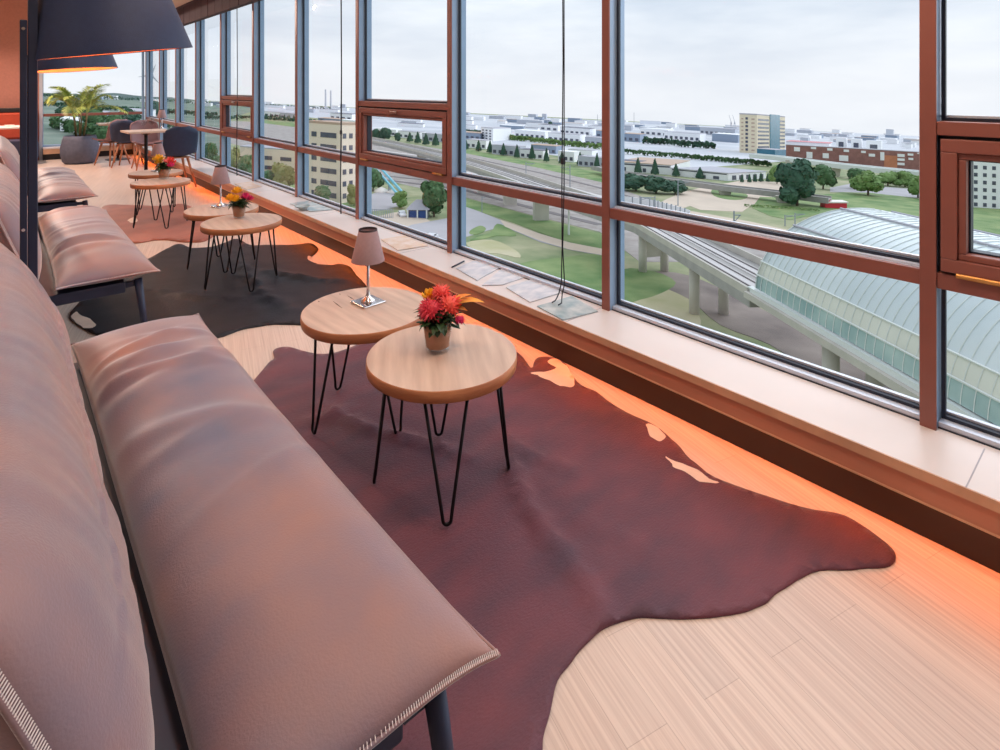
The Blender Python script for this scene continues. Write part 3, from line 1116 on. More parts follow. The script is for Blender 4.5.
L2 = on_table(T2, 368, 305.5)
ltab = table_lamp('small mauve-shaded chrome lamp on the cracked table beside the nearest sofa', L2, 0.10)
L4 = on_table(T4, 220.5, 208)
dup(ltab, L4, 0.3, 'small mauve-shaded lamp on the middle pair of tables, against the ledge')
L6 = on_table(T6, 158, 172.5)
dup(ltab, L6, 0.3, 'small mauve-shaded lamp on the farthest coffee table, before the navy chair')


def petal_ball(bm, ctr, r, n, ln, wd, rnd):
    for i in range(n):
        z = 1 - 2 * (i + 0.5) / n
        ph = i * 2.39996
        d = Vector((math.sqrt(1 - z * z) * math.cos(ph), math.sqrt(1 - z * z) * math.sin(ph), z))
        t = d.orthogonal().normalized()
        a = Vector(ctr) + d * r * 0.45
        b = Vector(ctr) + d * (r * rnd.uniform(0.9, 1.1))
        w = t * wd
        k = d.cross(t) * wd * 0.3
        v = [bm.verts.new(p) for p in (a - w * 0.4, a + w * 0.4, (a + b) / 2 + w + k, b, (a + b) / 2 - w + k)]
        bm.faces.new(v)
    bmesh.ops.create_icosphere(bm, subdivisions=2, radius=r * 0.62, matrix=Matrix.Translation(ctr))


def cup_petals(bm, ctr, r, n, tilt):
    """an open rose or tulip head: overlapping curved petals"""
    for ring_, (rr, hh) in enumerate(((0.35, 1.0), (0.7, 0.85), (1.0, 0.55))):
        for i in range(n):
            a = 2 * PI * (i + 0.5 * ring_) / n
            pts = []
            for u in range(4):
                for w in range(-2, 3):
                    ang = a + w * 0.30 * (0.5 + 0.5 * math.sin(PI * (u + 1) / 4.5))
                    rad = r * rr * (0.25 + 0.75 * (u / 3) ** 0.7)
                    p = Vector((rad * math.cos(ang), rad * math.sin(ang), r * (u / 3) * hh * 1.3 - r * 0.4 - 0.08 * r * w * w * (u / 3)))
                    p.rotate(tilt)
                    pts.append(bm.verts.new(p + Vector(ctr)))
            for u in range(3):
                for w in range(4):
                    bm.faces.new((pts[u * 5 + w], pts[u * 5 + w + 1], pts[u * 5 + w + 6], pts[u * 5 + w + 5]))


def leaf(bm, base, tip, wd, bend=0.2):
    base, tip = Vector(base), Vector(tip)
    d = tip - base
    side = d.cross(Vector((0, 0, 1)))
    side = side.normalized() if side.length > 1e-6 else Vector((1, 0, 0))
    upv = side.cross(d).normalized()
    L_, R_, Cn = [], [], []
    n = 6
    for i in range(n + 1):
        t = i / n
        w = wd * math.sin(PI * min(1, t * 0.93 + 0.07)) ** 0.8
        p = base + d * t + upv * (math.sin(PI * t) * bend * d.length)
        Cn.append(bm.verts.new(p))
        L_.append(bm.verts.new(p + side * w + upv * w * 0.35))
        R_.append(bm.verts.new(p - side * w + upv * w * 0.35))
    for i in range(n):
        bm.faces.new((L_[i], L_[i + 1], Cn[i + 1], Cn[i]))
        bm.faces.new((Cn[i], Cn[i + 1], R_[i + 1], R_[i]))


def flower_cup(label, loc, kind, seed, k=1.0):
    rnd = random.Random(seed)
    root = thing('flower_cup', label, 'flower arrangement', loc, 0, 'flower cups on the small tables')
    H = 0.096
    bm = BM()
    lathe(bm, [(0.0, 0.0), (0.036, 0.0), (0.038, 0.004), (0.050, H), (0.0485, H), (0.0368, 0.013), (0.0, 0.013)], 28, cap0=False, cap1=False)
    obj('glass_cup', bm, M['cup_glass'], root, smooth=True)
    bm = BM()
    lathe(bm, [(0.0, 0.0145), (0.0362, 0.0145), (0.0472, H - 0.006), (0.0, H - 0.004)], 28, cap0=False, cap1=False)
    obj('filling', bm, M['soil'], root, smooth=True)
    R = Vector((c, -s, 0))       # towards the windows
    Fv = Vector((s, c, 0))
    bm = BM()
    for i in range(80):
        a = rnd.uniform(0, 2 * PI)
        r0 = rnd.uniform(0.005, 0.035)
        r1 = rnd.uniform(0.05, 0.095)
        z1 = H + rnd.uniform(-0.035, 0.06)
        leaf(bm, (r0 * math.cos(a), r0 * math.sin(a), H - 0.004), (r1 * math.cos(a), r1 * math.sin(a), z1), rnd.uniform(0.008, 0.014), rnd.uniform(-0.1, 0.35))
    obj('leaves', bm, M['leafgreen'], root)

    def P(r, f, z):
        return tuple(R * r + Fv * f + Vector((0, 0, z)))
    if kind == 'red':
        for (r, f, z, rad, m) in ((-0.016, -0.02, H + 0.046, 0.048, 'fl_crimson'), (0.040, -0.004, H + 0.055, 0.044, 'fl_red'), (0.010, 0.02, H + 0.085, 0.034, 'fl_red'), (0.075, -0.02, H + 0.012, 0.018, 'fl_pink')):
            bm = BM()
            petal_ball(bm, P(r, f, z), rad, 110, 0.02, rad * 0.10, rnd)
            obj('flower', bm, M[m], root)
        bm = BM()
        cup_petals(bm, P(-0.03, 0.022, H + 0.075), 0.026, 5, Matrix.Rotation(0.3, 3, 'X'))
        obj('flower', bm, M['fl_yellow'], root, smooth=True)
        for (q, wdt) in (((0.155, 0.0, H + 0.060), 0.026), ((0.11, 0.02, H + 0.080), 0.02), ((0.10, -0.02, H + 0.04), 0.016)):
            bm = BM()
            leaf(bm, P(0.03, 0, H + 0.03), P(*q), wdt, 0.12)
            obj('yellow_leaf', bm, M['leaf_yellow'], root, smooth=True)
    else:
        if kind == 'yellow':
            spec = ((-0.055, -0.02, H + 0.055, 0.042, 'fl_yellow'), (-0.02, 0.01, H + 0.105, 0.040, 'fl_yellow'), (-0.012, -0.03, H + 0.05, 0.040, 'fl_yellow'), (0.050, 0.0, H + 0.062, 0.040, 'fl_pink'), (0.075, 0.02, H + 0.045, 0.03, 'fl_pink'))
        else:
            spec = ((-0.045, -0.01, H + 0.085, 0.05, 'fl_yellow'), (-0.06, 0.02, H + 0.05, 0.035, 'fl_yellow'), (0.055, 0.0, H + 0.06, 0.048, 'fl_red'), (0.075, -0.02, H + 0.03, 0.035, 'fl_pink'))
        for (r, f, z, rad, m) in spec:
            bm = BM()
            cup_petals(bm, P(r, f, z), rad, 5, Matrix.Rotation(rnd.uniform(-0.4, 0.4), 3, 'X'))
            obj('flower', bm, M[m], root, smooth=True)
    root.scale = (k, k, k)
    return root


flower_cup('glass cup of red pincushion flowers with a yellow leaf on the nearest table', on_table(T1, 437.5, 353.5), 'red', 1, 1.14)
flower_cup('cup of yellow and magenta flowers on the middle pair of tables', on_table(T3, 239, 219.5), 'yellow', 2)
flower_cup('cup of yellow and red flowers on the farthest pair of coffee tables', on_table(T5, 164, 180), 'mixed', 3, 1.2)


# ------------------------------------------------------------------ things on the ledge
def magazine(name, label, quad, z0, th, mcov, group='magazines lying on the ledge'):
    """four picture corners on the ledge"""
    P = [at(u, v, SZ + z0) for u, v in quad]
    ctr = sum(P, Vector()) / 4
    ctr.z = SZ + z0
    root = thing(name, label, 'magazine', ctr, 0, group)
    q = [(p.x - ctr.x, p.y - ctr.y) for p in P]
    inn = [(x * 0.985, y * 0.985) for x, y in q]
    obj('pages', prism(BM(), inn, 0.0006, th - 0.0012), M['paper'], root)
    bm = BM()
    prism(bm, q, th - 0.0012, th)
    prism(bm, q, 0.0, 0.0006)
    obj('cover', bm, mcov, root)
    return root


def ledge_quad(u0, u1, a, b, skew=0.0):
    """rectangle on the ledge between two pixels along its front edge, a..b across"""
    y0 = atX(u0, VY + (CH - SZ) * 0 + 1, PF).y
    y1 = atX(u1, VY + 1, PF).y
    return [(PF + a, y0), (PF + a + skew, y1), (PF + b + skew, y1), (PF + b, y0)]


def magazine_w(label, q, z0, th, mcov, name='magazine'):
    ctr = Vector((sum(p[0] for p in q) / 4, sum(p[1] for p in q) / 4, SZ + z0 + 0.0004))
    root = thing(name, label, 'magazine', ctr, 0, 'magazines lying on the ledge')
    q = [(p[0] - ctr.x, p[1] - ctr.y) for p in q]
    inn = [(x * 0.985, y * 0.985) for x, y in q]
    obj('pages', prism(BM(), inn, 0.0006, th - 0.0012), M['paper'], root)
    bm = BM()
    prism(bm, q, th - 0.0012, th)
    prism(bm, q, 0.0, 0.0006)
    obj('cover', bm, mcov, root)
    return root


def ql(pts):
    return [(at(u, v, SZ).x, at(u, v, SZ).y) for u, v in pts]


magazine_w('teal-covered magazine under the cord end, nearest the tall mullion', ql([(537, 307), (563, 321), (598, 312), (572, 297)]), 0, 0.006, M['cover_b'])
magazine_w('pale grey magazine second along the ledge from the cord, overlapping no other', ql([(506, 288), (530, 303), (562, 293), (538, 278)]), 0, 0.005, M['cover_a'])
magazine_w('pale grey magazine lying between the pen and the open cover on the ledge', ql([(482, 286), (502, 285.5), (530, 276), (508, 264)]), 0, 0.005, M['cover_a'])
magazine_w('thin pale magazine closest to the mullion beside the long brown vent', ql([(456, 269), (477, 281), (504, 266), (486, 256)]), 0, 0.005, M['cover_a'])
magazine_w('tan-covered magazine on the ledge behind the lamp on the cracked table', ql([(381, 240), (398, 251), (428, 246), (404, 236)]), 0, 0.005, M['cover_c'])
magazine_w('teal magazine on the ledge below the cream office block', ql([(290, 204), (310, 212), (334, 210), (308, 201)]), 0, 0.006, M['cover_b'])
magazine_w('yellowish magazine on the ledge near the middle lamp', ql([(234, 184), (247, 190), (262, 187), (250, 182)]), 0, 0.006, M['cover_c'])
pa, pb = at(452, 268, SZ), at(464, 262, SZ)
bm = BM()
tube(bm, [pa + Vector((0, 0, 0.006)), pb + Vector((0, 0, 0.006))], 0.005, 8)
tube(bm, [pa + (pb - pa) * 0.02 + Vector((0, 0, 0.006)), pa + (pa - pb) * 0.08 + Vector((0, 0, 0.006))], [0.003, 0.001], 8)
tag(obj('pen', bm, M['seal'], smooth=True), 'dark pen lying on the ledge beside the thin pale magazine', 'pen')
pc = at(303, 207, SZ + 0.03)
bm = BM()
lathe(bm, [(0.035, 0.0), (0.038, 0.012), (0.075, 0.03), (0.078, 0.036), (0.07, 0.034), (0.03, 0.012), (0.0, 0.011)], 24, cap1=False)
o = obj('glass_bowl', bm, M['cover_b'], smooth=True)
o.location = (pc.x, pc.y, SZ + 0.007)
tag(o, 'small teal bowl standing on the magazine below the office block', 'bowl')


# ------------------------------------------------------------------ floor lamps with big tilted shades
def floor_lamp(label, post, Zc, uc, ul, ur, rim, watts):
    """post: floor place; rim: the two picture ends of the shade's lower edge, nearly edge-on"""
    root = thing('floor_lamp', label, 'floor lamp', (post[0], post[1], 0), 0, 'navy floor lamps beside the sofas')
    bm = BM()
    lathe(bm, [(0.17, 0.0), (0.17, 0.010), (0.165, 0.014), (0.03, 0.016)], 40)
    obj('base', bm, M['navy_metal'], root)
    obj('lower_post', bxm(-0.030, -0.008, -0.02, 0.02, 0.016, 1.715), M['navy_metal'], root, bevel=0.003)
    obj('post', bxm(-0.006, 0.024, -0.02, 0.02, 0.25, 2.25), M['navy_metal'], root, bevel=0.003)
    for zz in (0.3, 0.9, 1.68):
        bm = BM()
        tube(bm, [(-0.02, -0.026, zz), (-0.02, 0.026, zz)], 0.006, 10)
        obj('bolt', bm, M['chrome'], root)
    # the shade hangs a little askew: its rim lies almost level with the eye
    rt, fw, up = Vector((c, -s, 0)), Vector((s, c, 0)), Vector((0, 0, 1))
    ray = lambda u, v: rt * (u - 500) + up * (VY - v) + fw * F
    A, B = ray(ul, rim[0]), ray(ur, rim[1])
    ax = A.cross(B).normalized()
    if ax.z < 0:
        ax = -ax
    ax.rotate(Matrix.Rotation(math.radians(rim[3]), 3, (B - A).normalized()))
    mid = (A.normalized() + B.normalized()).normalized()
    D = Zc / mid.dot(fw)
    R = D * math.sin(A.angle(B) / 2)
    ctr = Vector((0, 0, CH)) + mid * D + ax * rim[2] - root.location
    q = Vector((0, 0, 1)).rotation_difference(ax)
    HS, RT = 0.46, R - 0.118
    bm = BM()
    top = ctr + ax * (HS + 0.05)
    tube(bm, [(0.01, 0, 2.23), Vector((0.01, 0, 2.23)).lerp(Vector((top.x, top.y, 2.2)), 0.6), (top.x, top.y, 2.16), top, ctr + ax * (HS - 0.02)], 0.011, 10)
    obj('arm', bm, M['navy_metal'], root, smooth=True)
    bm = BM()
    lathe(bm, [(R, 0.0), (RT, HS), (RT - 0.004, HS), (R - 0.004, 0.0), (R, 0.0)], 72, cap0=False, cap1=False)
    sh = obj('lamp_shade', bm, M['shade_navy'], root)
    for pl in sh.data.polygons:
        pl.use_smooth = abs(pl.normal.z) < 0.9
    sh.location = ctr
    sh.rotation_euler = q.to_euler()
    bm = BM()
    lathe(bm, [(R - 0.0055, 0.003), (RT - 0.0055, HS - 0.003)], 56, cap0=False, cap1=False)
    obj('shade_lining', bm, M['shade_in'], sh, smooth=True)
    bm = BM()
    lathe(bm, [(0.02, HS - 0.02), (RT - 0.008, HS - 0.02), (RT - 0.008, HS - 0.015), (0.02, HS - 0.015)], 40)
    obj('shade_top', bm, M['shade_in'], sh)
    bm = BM()
    lathe(bm, [(0.0, HS - 0.17), (0.03, HS - 0.16), (0.045, HS - 0.12), (0.03, HS - 0.07), (0.02, HS - 0.02)], 16, cap0=False)
    obj('bulb', bm, M['lamp_glow'], sh, smooth=True)
    lg = lamp('shade_bulb_light', 'POINT', (0, 0, HS - 0.24), (0, 0, 0), watts, (1, 0.55, 0.28), shadow_soft_size=0.05)
    lg.parent = sh
    return root


floor_lamp('navy floor lamp with huge shade behind the end of the nearest sofa', (0.093, 2.915), 2.52, 0, 27, 193, (61.5, 47.0, 0.0, -0.7), 6)
floor_lamp('navy floor lamp with orange-lined shade between the two farther sofas', (0.190, 6.0), 4.75, 0, 28, 118, (74.0, 66.5, 0.0, -3.5), 18)


# ------------------------------------------------------------------ potted palm
pp = at(80, 163, 0)
palm = thing('potted_palm', 'tall palm in a slate grey round planter before the end window', 'potted plant', pp)
palm.scale = (0.93, 0.93, 0.95)
PR = 0.335
bm = BM()
lathe(bm, [(0.0, 0.0), (0.25, 0.0), (0.30, 0.05), (PR, 0.20), (0.335, 0.32), (0.30, 0.48), (0.275, 0.56), (0.255, 0.56), (0.26, 0.50), (0.0, 0.50)], 40, cap0=False, cap1=False)
obj('planter', bm, M['planter'], palm, smooth=True)
bm = BM()
lathe(bm, [(0.0, 0.505), (0.262, 0.505), (0.262, 0.53), (0.0, 0.535)], 24, cap0=False, cap1=False)
obj('soil', bm, M['dark_soil'], palm)
rnd = random.Random(5)
for i in range(6):
    a = 2 * PI * i / 6 + 0.3
    bm = BM()
    p0 = Vector((0.07 * math.cos(a), 0.07 * math.sin(a), 0.53))
    p1 = p0 + Vector((0.07 * math.cos(a), 0.07 * math.sin(a), 0.40 + 0.15 * rnd.random()))
    tube(bm, [p0, (p0 + p1) / 2 + Vector((0.01, 0.01, 0)), p1], [0.016, 0.012, 0.008], 8)
    obj('cane', bm, M['palmstem'], palm, smooth=True)
    for k in range(3):
        fa = a + rnd.uniform(-0.7, 0.7)
        ln = rnd.uniform(0.6, 0.86)
        rise = rnd.uniform(0.7, 1.25) if k else 1.45
        bm = BM()
        spine = []
        for q in range(11):
            t = q / 10
            spine.append(p1 + Vector((math.cos(fa) * ln * t * (1.0 if rise < 0.8 else 0.5), math.sin(fa) * ln * t * (1.0 if rise < 0.8 else 0.5), ln * (rise * t - 0.75 * t * t))))
        tube(bm, spine, [0.006 - 0.0004 * q for q in range(11)], 5)
        for q in range(2, 11):
            d = (spine[q] - spine[q - 1]).normalized()
            sd = d.cross(Vector((0, 0, 1))).normalized()
            for sg in (-1, 1):
                for off in (0.0, 0.5):
                    b = spine[q - 1].lerp(spine[q], off)
                    tip = b + (sd * sg * 0.8 + d * 0.75 + Vector((0, 0, -0.12 - 0.2 * rnd.random()))).normalized() * 0.28 * math.sin(PI * (0.22 + 0.7 * (q - 1) / 10))
                    leaf(bm, b, tip, 0.014, 0.10)
        obj('frond', bm, M['palm'], palm)


# ------------------------------------------------------------------ dining corner
def shell_chair(name, label, m, group):
    root = thing(name, label, 'chair', (0, 0, 0), 0, group)
    SH = 0.46
    bm = BM()
    n, k = 18, 14
    prof = []
    for i in range(n + 1):
        t = i / n
        if t < 0.45:
            q = t / 0.45
            prof.append((0.22 - 0.40 * q, SH - 0.02 * math.sin(PI * q)))
        else:
            q = (t - 0.45) / 0.55
            prof.append((-0.18 - 0.05 * math.sin(q * PI / 2) - 0.06 * q, SH + 0.40 * q ** 1.15))
    g = []
    for i, (px, pz) in enumerate(prof):
        t = i / n
        hw = 0.225 if t < 0.8 else 0.225 * math.sqrt(max(0.12, 1 - ((t - 0.8) / 0.21) ** 4))
        row = []
        for j in range(k + 1):
            e = -1 + 2 * j / k
            lift = 0.05 * abs(e) ** 2.5 if t < 0.45 else 0
            fw = 0.07 * abs(e) ** 2.2 if t >= 0.4 else 0.0
            row.append(bm.verts.new((px + fw, e * hw, pz + lift)))
        g.append(row)
    for i in range(n):
        for j in range(k):
            bm.faces.new((g[i][j], g[i + 1][j], g[i + 1][j + 1], g[i][j + 1]))
    o = obj('shell', bm, m, root, smooth=True)
    sd = o.modifiers.new('thick', 'SOLIDIFY')
    sd.thickness = 0.018
    sd.offset = 0
    for sx, sy in ((1, 1), (1, -1), (-1, 1), (-1, -1)):
        bm = BM()
        tube(bm, [(sx * 0.11, sy * 0.11, SH - 0.035), (sx * 0.20 - 0.01, sy * 0.20, 0.0)], [0.019, 0.011], 10)
        obj('leg', bm, M['oak'], root, smooth=True)
    obj('underframe', bxm(-0.14, 0.14, -0.14, 0.14, SH - 0.045, SH - 0.030), M['oak'], root)
    return root


def chair_at(proto, u, v, rz, label, sc=1.0):
    p = at(u, v, 0)
    return dup(proto, (p.x, p.y, 0), rz, label, None, (sc, sc, sc))


ca = -TH
pr = shell_chair('dining_chair', 'navy upholstered chair with oak legs nearest the coffee tables', M['chair_navy'], 'dining chairs by the end windows')
p = at(176.5, 187, 0)
pr.location = (p.x, p.y, 0)
pr.rotation_euler = (0, 0, math.radians(95))
pr.scale = (1.0, 1.0, 1.04)
chair_at(pr, 128, 166.2, math.radians(65), 'navy chair seen side on behind the middle dining table')
pm = shell_chair('dining_chair', 'mauve shell chair with oak legs at the left dining table beside the palm', M['chair_mauve'], 'dining chairs by the end windows')
p = at(112, 164.5, 0)
pm.location = (p.x, p.y, 0)
pm.rotation_euler = (0, 0, math.radians(120))
chair_at(pm, 147, 168.5, math.radians(272), 'mauve shell chair drawn up to the middle dining table beside the navy chair')


def dining_table(label, u, v, w, d, rz):
    p = at(u, v, 0)
    root = thing('dining_table', label, 'dining table', (p.x, p.y, 0), rz, 'dining tables by the end windows')
    obj('tabletop', bxm(-w / 2, w / 2, -d / 2, d / 2, 0.71, 0.74), M['tabletop'], root, bevel=0.004)
    bm = BM()
    lathe(bm, [(0.22, 0.0), (0.22, 0.012), (0.035, 0.02), (0.026, 0.05), (0.026, 0.66), (0.12, 0.71)], 24)
    obj('pedestal', bm, M['black_metal'], root, smooth=False)
    return root, p


dt1, dp1 = dining_table('square wooden dining table beside the palm, set with glasses', 118, 159.3, 0.66, 0.66, 0.0)
dt2, dp2 = dining_table('square wooden dining table in the middle of the dining corner', 146, 174.5, 0.62, 0.62, 0.05)
dl = dup(ltab, dp2 + Vector((0.28, 0.25, 0.7405)), 0.2, 'small lamp on the middle dining table with a mauve shade')


def wine_glass(label, loc):
    bm = BM()
    lathe(bm, [(0.034, 0.0), (0.034, 0.003), (0.004, 0.008), (0.004, 0.085), (0.024, 0.10), (0.040, 0.135), (0.040, 0.165), (0.031, 0.20), (0.030, 0.20), (0.038, 0.165), (0.038, 0.137), (0.022, 0.104), (0.0, 0.094)], 18, cap1=False)
    o = obj('wine_glass', bm, M['cup_glass'], smooth=True)
    o.location = loc
    return tag(o, label, 'wine glass', 'wine glasses on the dining tables')


wine_glass('empty wine glass on the dining table beside the palm', dp1 + Vector((0.12, -0.1, 0.7405)))
wine_glass('empty wine glass on the middle dining table, left of the pair', dp2 + Vector((-0.06, -0.18, 0.7405)))
wine_glass('empty wine glass on the middle dining table, right of the pair', dp2 + Vector((0.06, -0.14, 0.7405)))


def napkin(label, loc, rz):
    bm = BM()
    v = [(-0.09, -0.05, 0), (0.09, -0.05, 0), (0.09, 0.05, 0), (-0.09, 0.05, 0)]
    prism(bm, [q[:2] for q in v], 0.0, 0.012)
    prism(bm, [(-0.06, -0.03), (0.07, -0.03), (0.06, 0.04), (-0.07, 0.03)], 0.0125, 0.03)
    o = obj('folded_napkin', bm, M['white'], bevel=0.003)
    o.location = loc
    o.rotation_euler = (0, 0, rz)
    return tag(o, label, 'napkin')


napkin('folded white napkin on the dining table beside the palm', dp1 + Vector((-0.14, -0.2, 0.7405)), 0.4)

# banquette against the end wall
bq = at(38, 168.5, 0)
bx1 = 0.60
bn = thing('banquette', 'red and slate upholstered banquette under the terracotta wall, beyond the sofas', 'bench', (bx1 - 1.2, YEND - 0.36, 0))
obj('seat', bxm(-1.2, 1.18, -0.50, 0.30, 0.10, 0.46), M['slate_seat'], bn, bevel=0.05)
obj('backrest', bxm(-1.2, 1.15, 0.05, 0.32, 0.46, 0.98), M['red_seat'], bn, bevel=0.04)
obj('plinth', bxm(-1.15, 1.12, -0.42, 0.28, 0.0, 0.10), M['kick'], bn)
obj('top_rail', bxm(-1.2, 1.17, 0.06, 0.34, 0.981, 1.06), M['kick'], bn, bevel=0.01)
dt4 = thing('dining_table', 'white-topped table standing before the red banquette', 'dining table', (bx1 - 0.75, YEND - 1.25, 0), 0, 'dining tables by the end windows')
obj('tabletop', bxm(-0.45, 0.45, -0.35, 0.35, 0.73, 0.76), M['white'], dt4, bevel=0.004)
bm = BM()
lathe(bm, [(0.22, 0.0), (0.22, 0.012), (0.04, 0.02), (0.035, 0.05), (0.035, 0.66), (0.12, 0.73)], 24)
obj('pedestal', bm, M['black_metal'], dt4)
napkin('folded white napkin on the white-topped table before the banquette', (bx1 - 0.45, YEND - 1.3, 0.7605), 0.1)


# ================================================================== the view outside
def slope_quad(name, x0, x1, y0, y1, m):
    bm = BM()
    n = 12
    g = [[bm.verts.new((x0 + (x1 - x0) * i / n, y0 + (y1 - y0) * j / n, gz(x0 + (x1 - x0) * i / n))) for j in range(n + 1)] for i in range(n + 1)]
    for i in range(n):
        for j in range(n):
            bm.faces.new((g[i][j], g[i + 1][j], g[i + 1][j + 1], g[i][j + 1]))
    return struct(obj(name, bm, m))


slope_quad('ground', -2500, 9000, -4000, 9000, M['grass'])
struct(obj('wall_outside', bxm(XL - 0.1, PW + 0.1, YBACK - 0.1, YEND + 0.2, CH - HG - 1, -0.31), M['concrete']))


def patch(name, px, m, lift=0.06, sub=0):
    """a flat piece of ground whose corners are seen at these pixels"""
    P = [atg(u, v)[0] for u, v in px]
    poly = [(p.x, p.y) for p in P]
    if sub:
        poly = spline(poly, sub)
    return struct(obj(name, prism(BM(), poly, lambda p: gz(p[0]) - 0.3, lambda p: gz(p[0]) + lift), m))


# railway land
patch('railway_bed', [(225, 121), (262, 122), (330, 128), (373, 140), (410, 144), (464, 153), (539, 168), (600, 182), (640, 196), (700, 214), (770, 240), (790, 262), (640, 262), (600, 232), (535, 216), (464, 197), (410, 186), (380, 179), (300, 160), (225, 142)], M['ballast'], 0.05)
for (pts, m, w) in (([(373, 150), (464, 161), (540, 180), (600, 197), (680, 226)], 'rail', 4.5), ([(373, 160), (464, 172), (520, 186), (560, 198), (600, 211)], 'rail', 5.0),
                    ([(373, 145), (464, 156.5), (540, 173), (600, 188), (700, 219)], 'rail_dark', 2.5), ([(373, 155), (464, 166), (540, 186), (600, 204)], 'rail_dark', 2.5),
                    ([(385, 180), (464, 190), (535, 209), (600, 225)], 'rail_dark', 3.0), ([(385, 176), (464, 184), (535, 201), (600, 217)], 'rail_dark', 2.5)):
    P = [atg(u, v)[0] for u, v in pts]
    bm = BM()
    for a, b in zip(P, P[1:]):
        d = (b - a)
        d.z = 0
        d.normalize()
        nn = Vector((-d.y, d.x, 0)) * w / 2
        prism(bm, [(a + nn).xy, (b + nn).xy, (b - nn).xy, (a - nn).xy], lambda p: gz(p[0]) - 0.1, lambda p: gz(p[0]) + 0.12)
    struct(obj('railway_track', bm, M[m]))
patch('lawn', [(450, 149), (464, 149), (539, 163), (600, 172), (640, 181), (640, 192), (600, 182), (539, 168), (464, 153)], M['grass_rich'], 0.07)
patch('lawn', [(455, 196), (464, 198), (535, 217), (600, 234), (612, 246), (600, 252), (560, 240), (500, 218), (464, 207)], M['grass_rich'], 0.08)
patch('path', [(463, 206), (480, 212), (500, 220), (540, 236), (570, 245), (604, 251), (604, 256), (570, 250), (540, 242), (505, 227), (490, 230), (463, 238)], M['asphalt'], 0.09)
patch('path', [(500, 220), (540, 234), (570, 243), (606, 250), (606, 256), (570, 250), (540, 241), (505, 227)], M['path'], 0.11)
patch('lawn', [(470, 231), (480, 226), (486, 229), (482, 233), (471, 235)], M['grass_rich'], 0.12, 3)
patch('lawn', [(497, 224), (510, 229), (516, 236), (496, 236), (480, 240), (470, 240), (490, 233)], M['grass_rich'], 0.10, 3)
patch('lawn', [(520, 264), (560, 258), (604, 256), (608, 300), (580, 292), (540, 274)], M['grass_rich'], 0.07, 3)
patch('bare_ground', [(466, 243), (492, 240), (515, 250), (520, 258), (500, 254), (480, 252)], M['grass_dull'], 0.07, 3)
patch('bare_ground', [(625, 296), (660, 285), (690, 300), (700, 330), (660, 325), (640, 312)], M['grass_dull'], 0.06, 3)
# ground under and beyond the viaduct
patch('bare_ground', [(655, 272), (690, 276), (740, 298), (800, 330), (880, 372), (940, 420), (900, 440), (820, 380), (770, 345), (720, 325), (690, 300), (660, 285)], M['earth'], 0.07, 3)
patch('lawn', [(622, 270), (655, 272), (676, 283), (660, 294), (640, 300), (622, 302)], M['grass_rich'], 0.08, 3)
patch('path', [(640, 214), (665, 200), (684, 192), (700, 188), (745, 180), (800, 184), (815, 192), (780, 196), (752, 205), (742, 212), (700, 210), (690, 206), (668, 213)], M['path'], 0.08)
patch('lawn', [(712, 190), (725, 188), (746, 194), (745, 199), (730, 200), (714, 196)], M['grass_rich'], 0.12, 3)
patch('lawn', [(752, 208), (760, 197), (800, 198), (860, 190), (925, 200), (925, 222), (860, 214), (820, 214), (790, 220), (770, 216)], M['grass_rich'], 0.10)
patch('path', [(660, 206), (700, 213), (750, 222), (800, 233), (800, 236), (750, 226), (700, 217), (660, 209)], M['path'], 0.14)
patch('path', [(850, 184), (870, 186), (925, 190), (925, 199), (870, 193), (830, 192), (830, 188)], M['asphalt'], 0.12)
patch('lawn', [(945, 206), (1010, 206), (1060, 210), (1060, 250), (945, 222)], M['grass_rich'], 0.10)
# small road and gate below the brown vent
patch('road', [(398, 232), (412, 225), (450, 218), (452, 250), (425, 246)], M['asphalt'], 0.10)
patch('bare_ground', [(366, 222), (388, 214), (402, 213), (430, 221), (405, 232), (385, 226)], M['path'], 0.08, 3)
patch('road', [(366, 196), (385, 190), (404, 194), (404, 205), (385, 210), (366, 212)], M['asphalt'], 0.08)
patch('lawn', [(262, 176), (300, 180), (366, 200), (366, 214), (330, 206), (262, 196)], M['grass_rich'], 0.06)
patch('lawn', [(262, 120), (373, 132), (373, 137), (262, 123)], M['grass_rich'], 0.07)


patch('city_ground', [(366, 130), (455, 141), (600, 162), (640, 166), (700, 168), (800, 160), (925, 168), (925, 136.5), (600, 120.4), (366, 108.7)], M['city'], 0.05)
patch('city_ground', [(255, 112), (366, 123), (366, 108.7), (255, 103.1)], M['city'], 0.05)
patch('woodland_ground', [(20, 92), (250, 105), (250, 112), (225, 120), (225, 160), (150, 165), (20, 150)], M['field'], 0.04)


# ------------------------------------------------------------------ viaducts
def strip(bm, P, wa, wb, za, zb):
    """a ribbon with thickness along path P (ground points): across wa..wb, height za..zb over ground"""
    rows = []
    for i, p in enumerate(P):
        a = P[max(0, i - 1)]
        b = P[min(len(P) - 1, i + 1)]
        d = Vector((b.x - a.x, b.y - a.y, 0)).normalized()
        nn = Vector((-d.y, d.x, 0))
        g = gz(p.x)
        rows.append([bm.verts.new((p.x + nn.x * w, p.y + nn.y * w, g + z)) for w, z in ((wa, za), (wb, za), (wb, zb), (wa, zb))])
    for A, B in zip(rows, rows[1:]):
        for k in range(4):
            bm.faces.new((A[k], A[(k + 1) % 4], B[(k + 1) % 4], B[k]))
    bm.faces.new(rows[0][::-1])
    bm.faces.new(rows[-1])


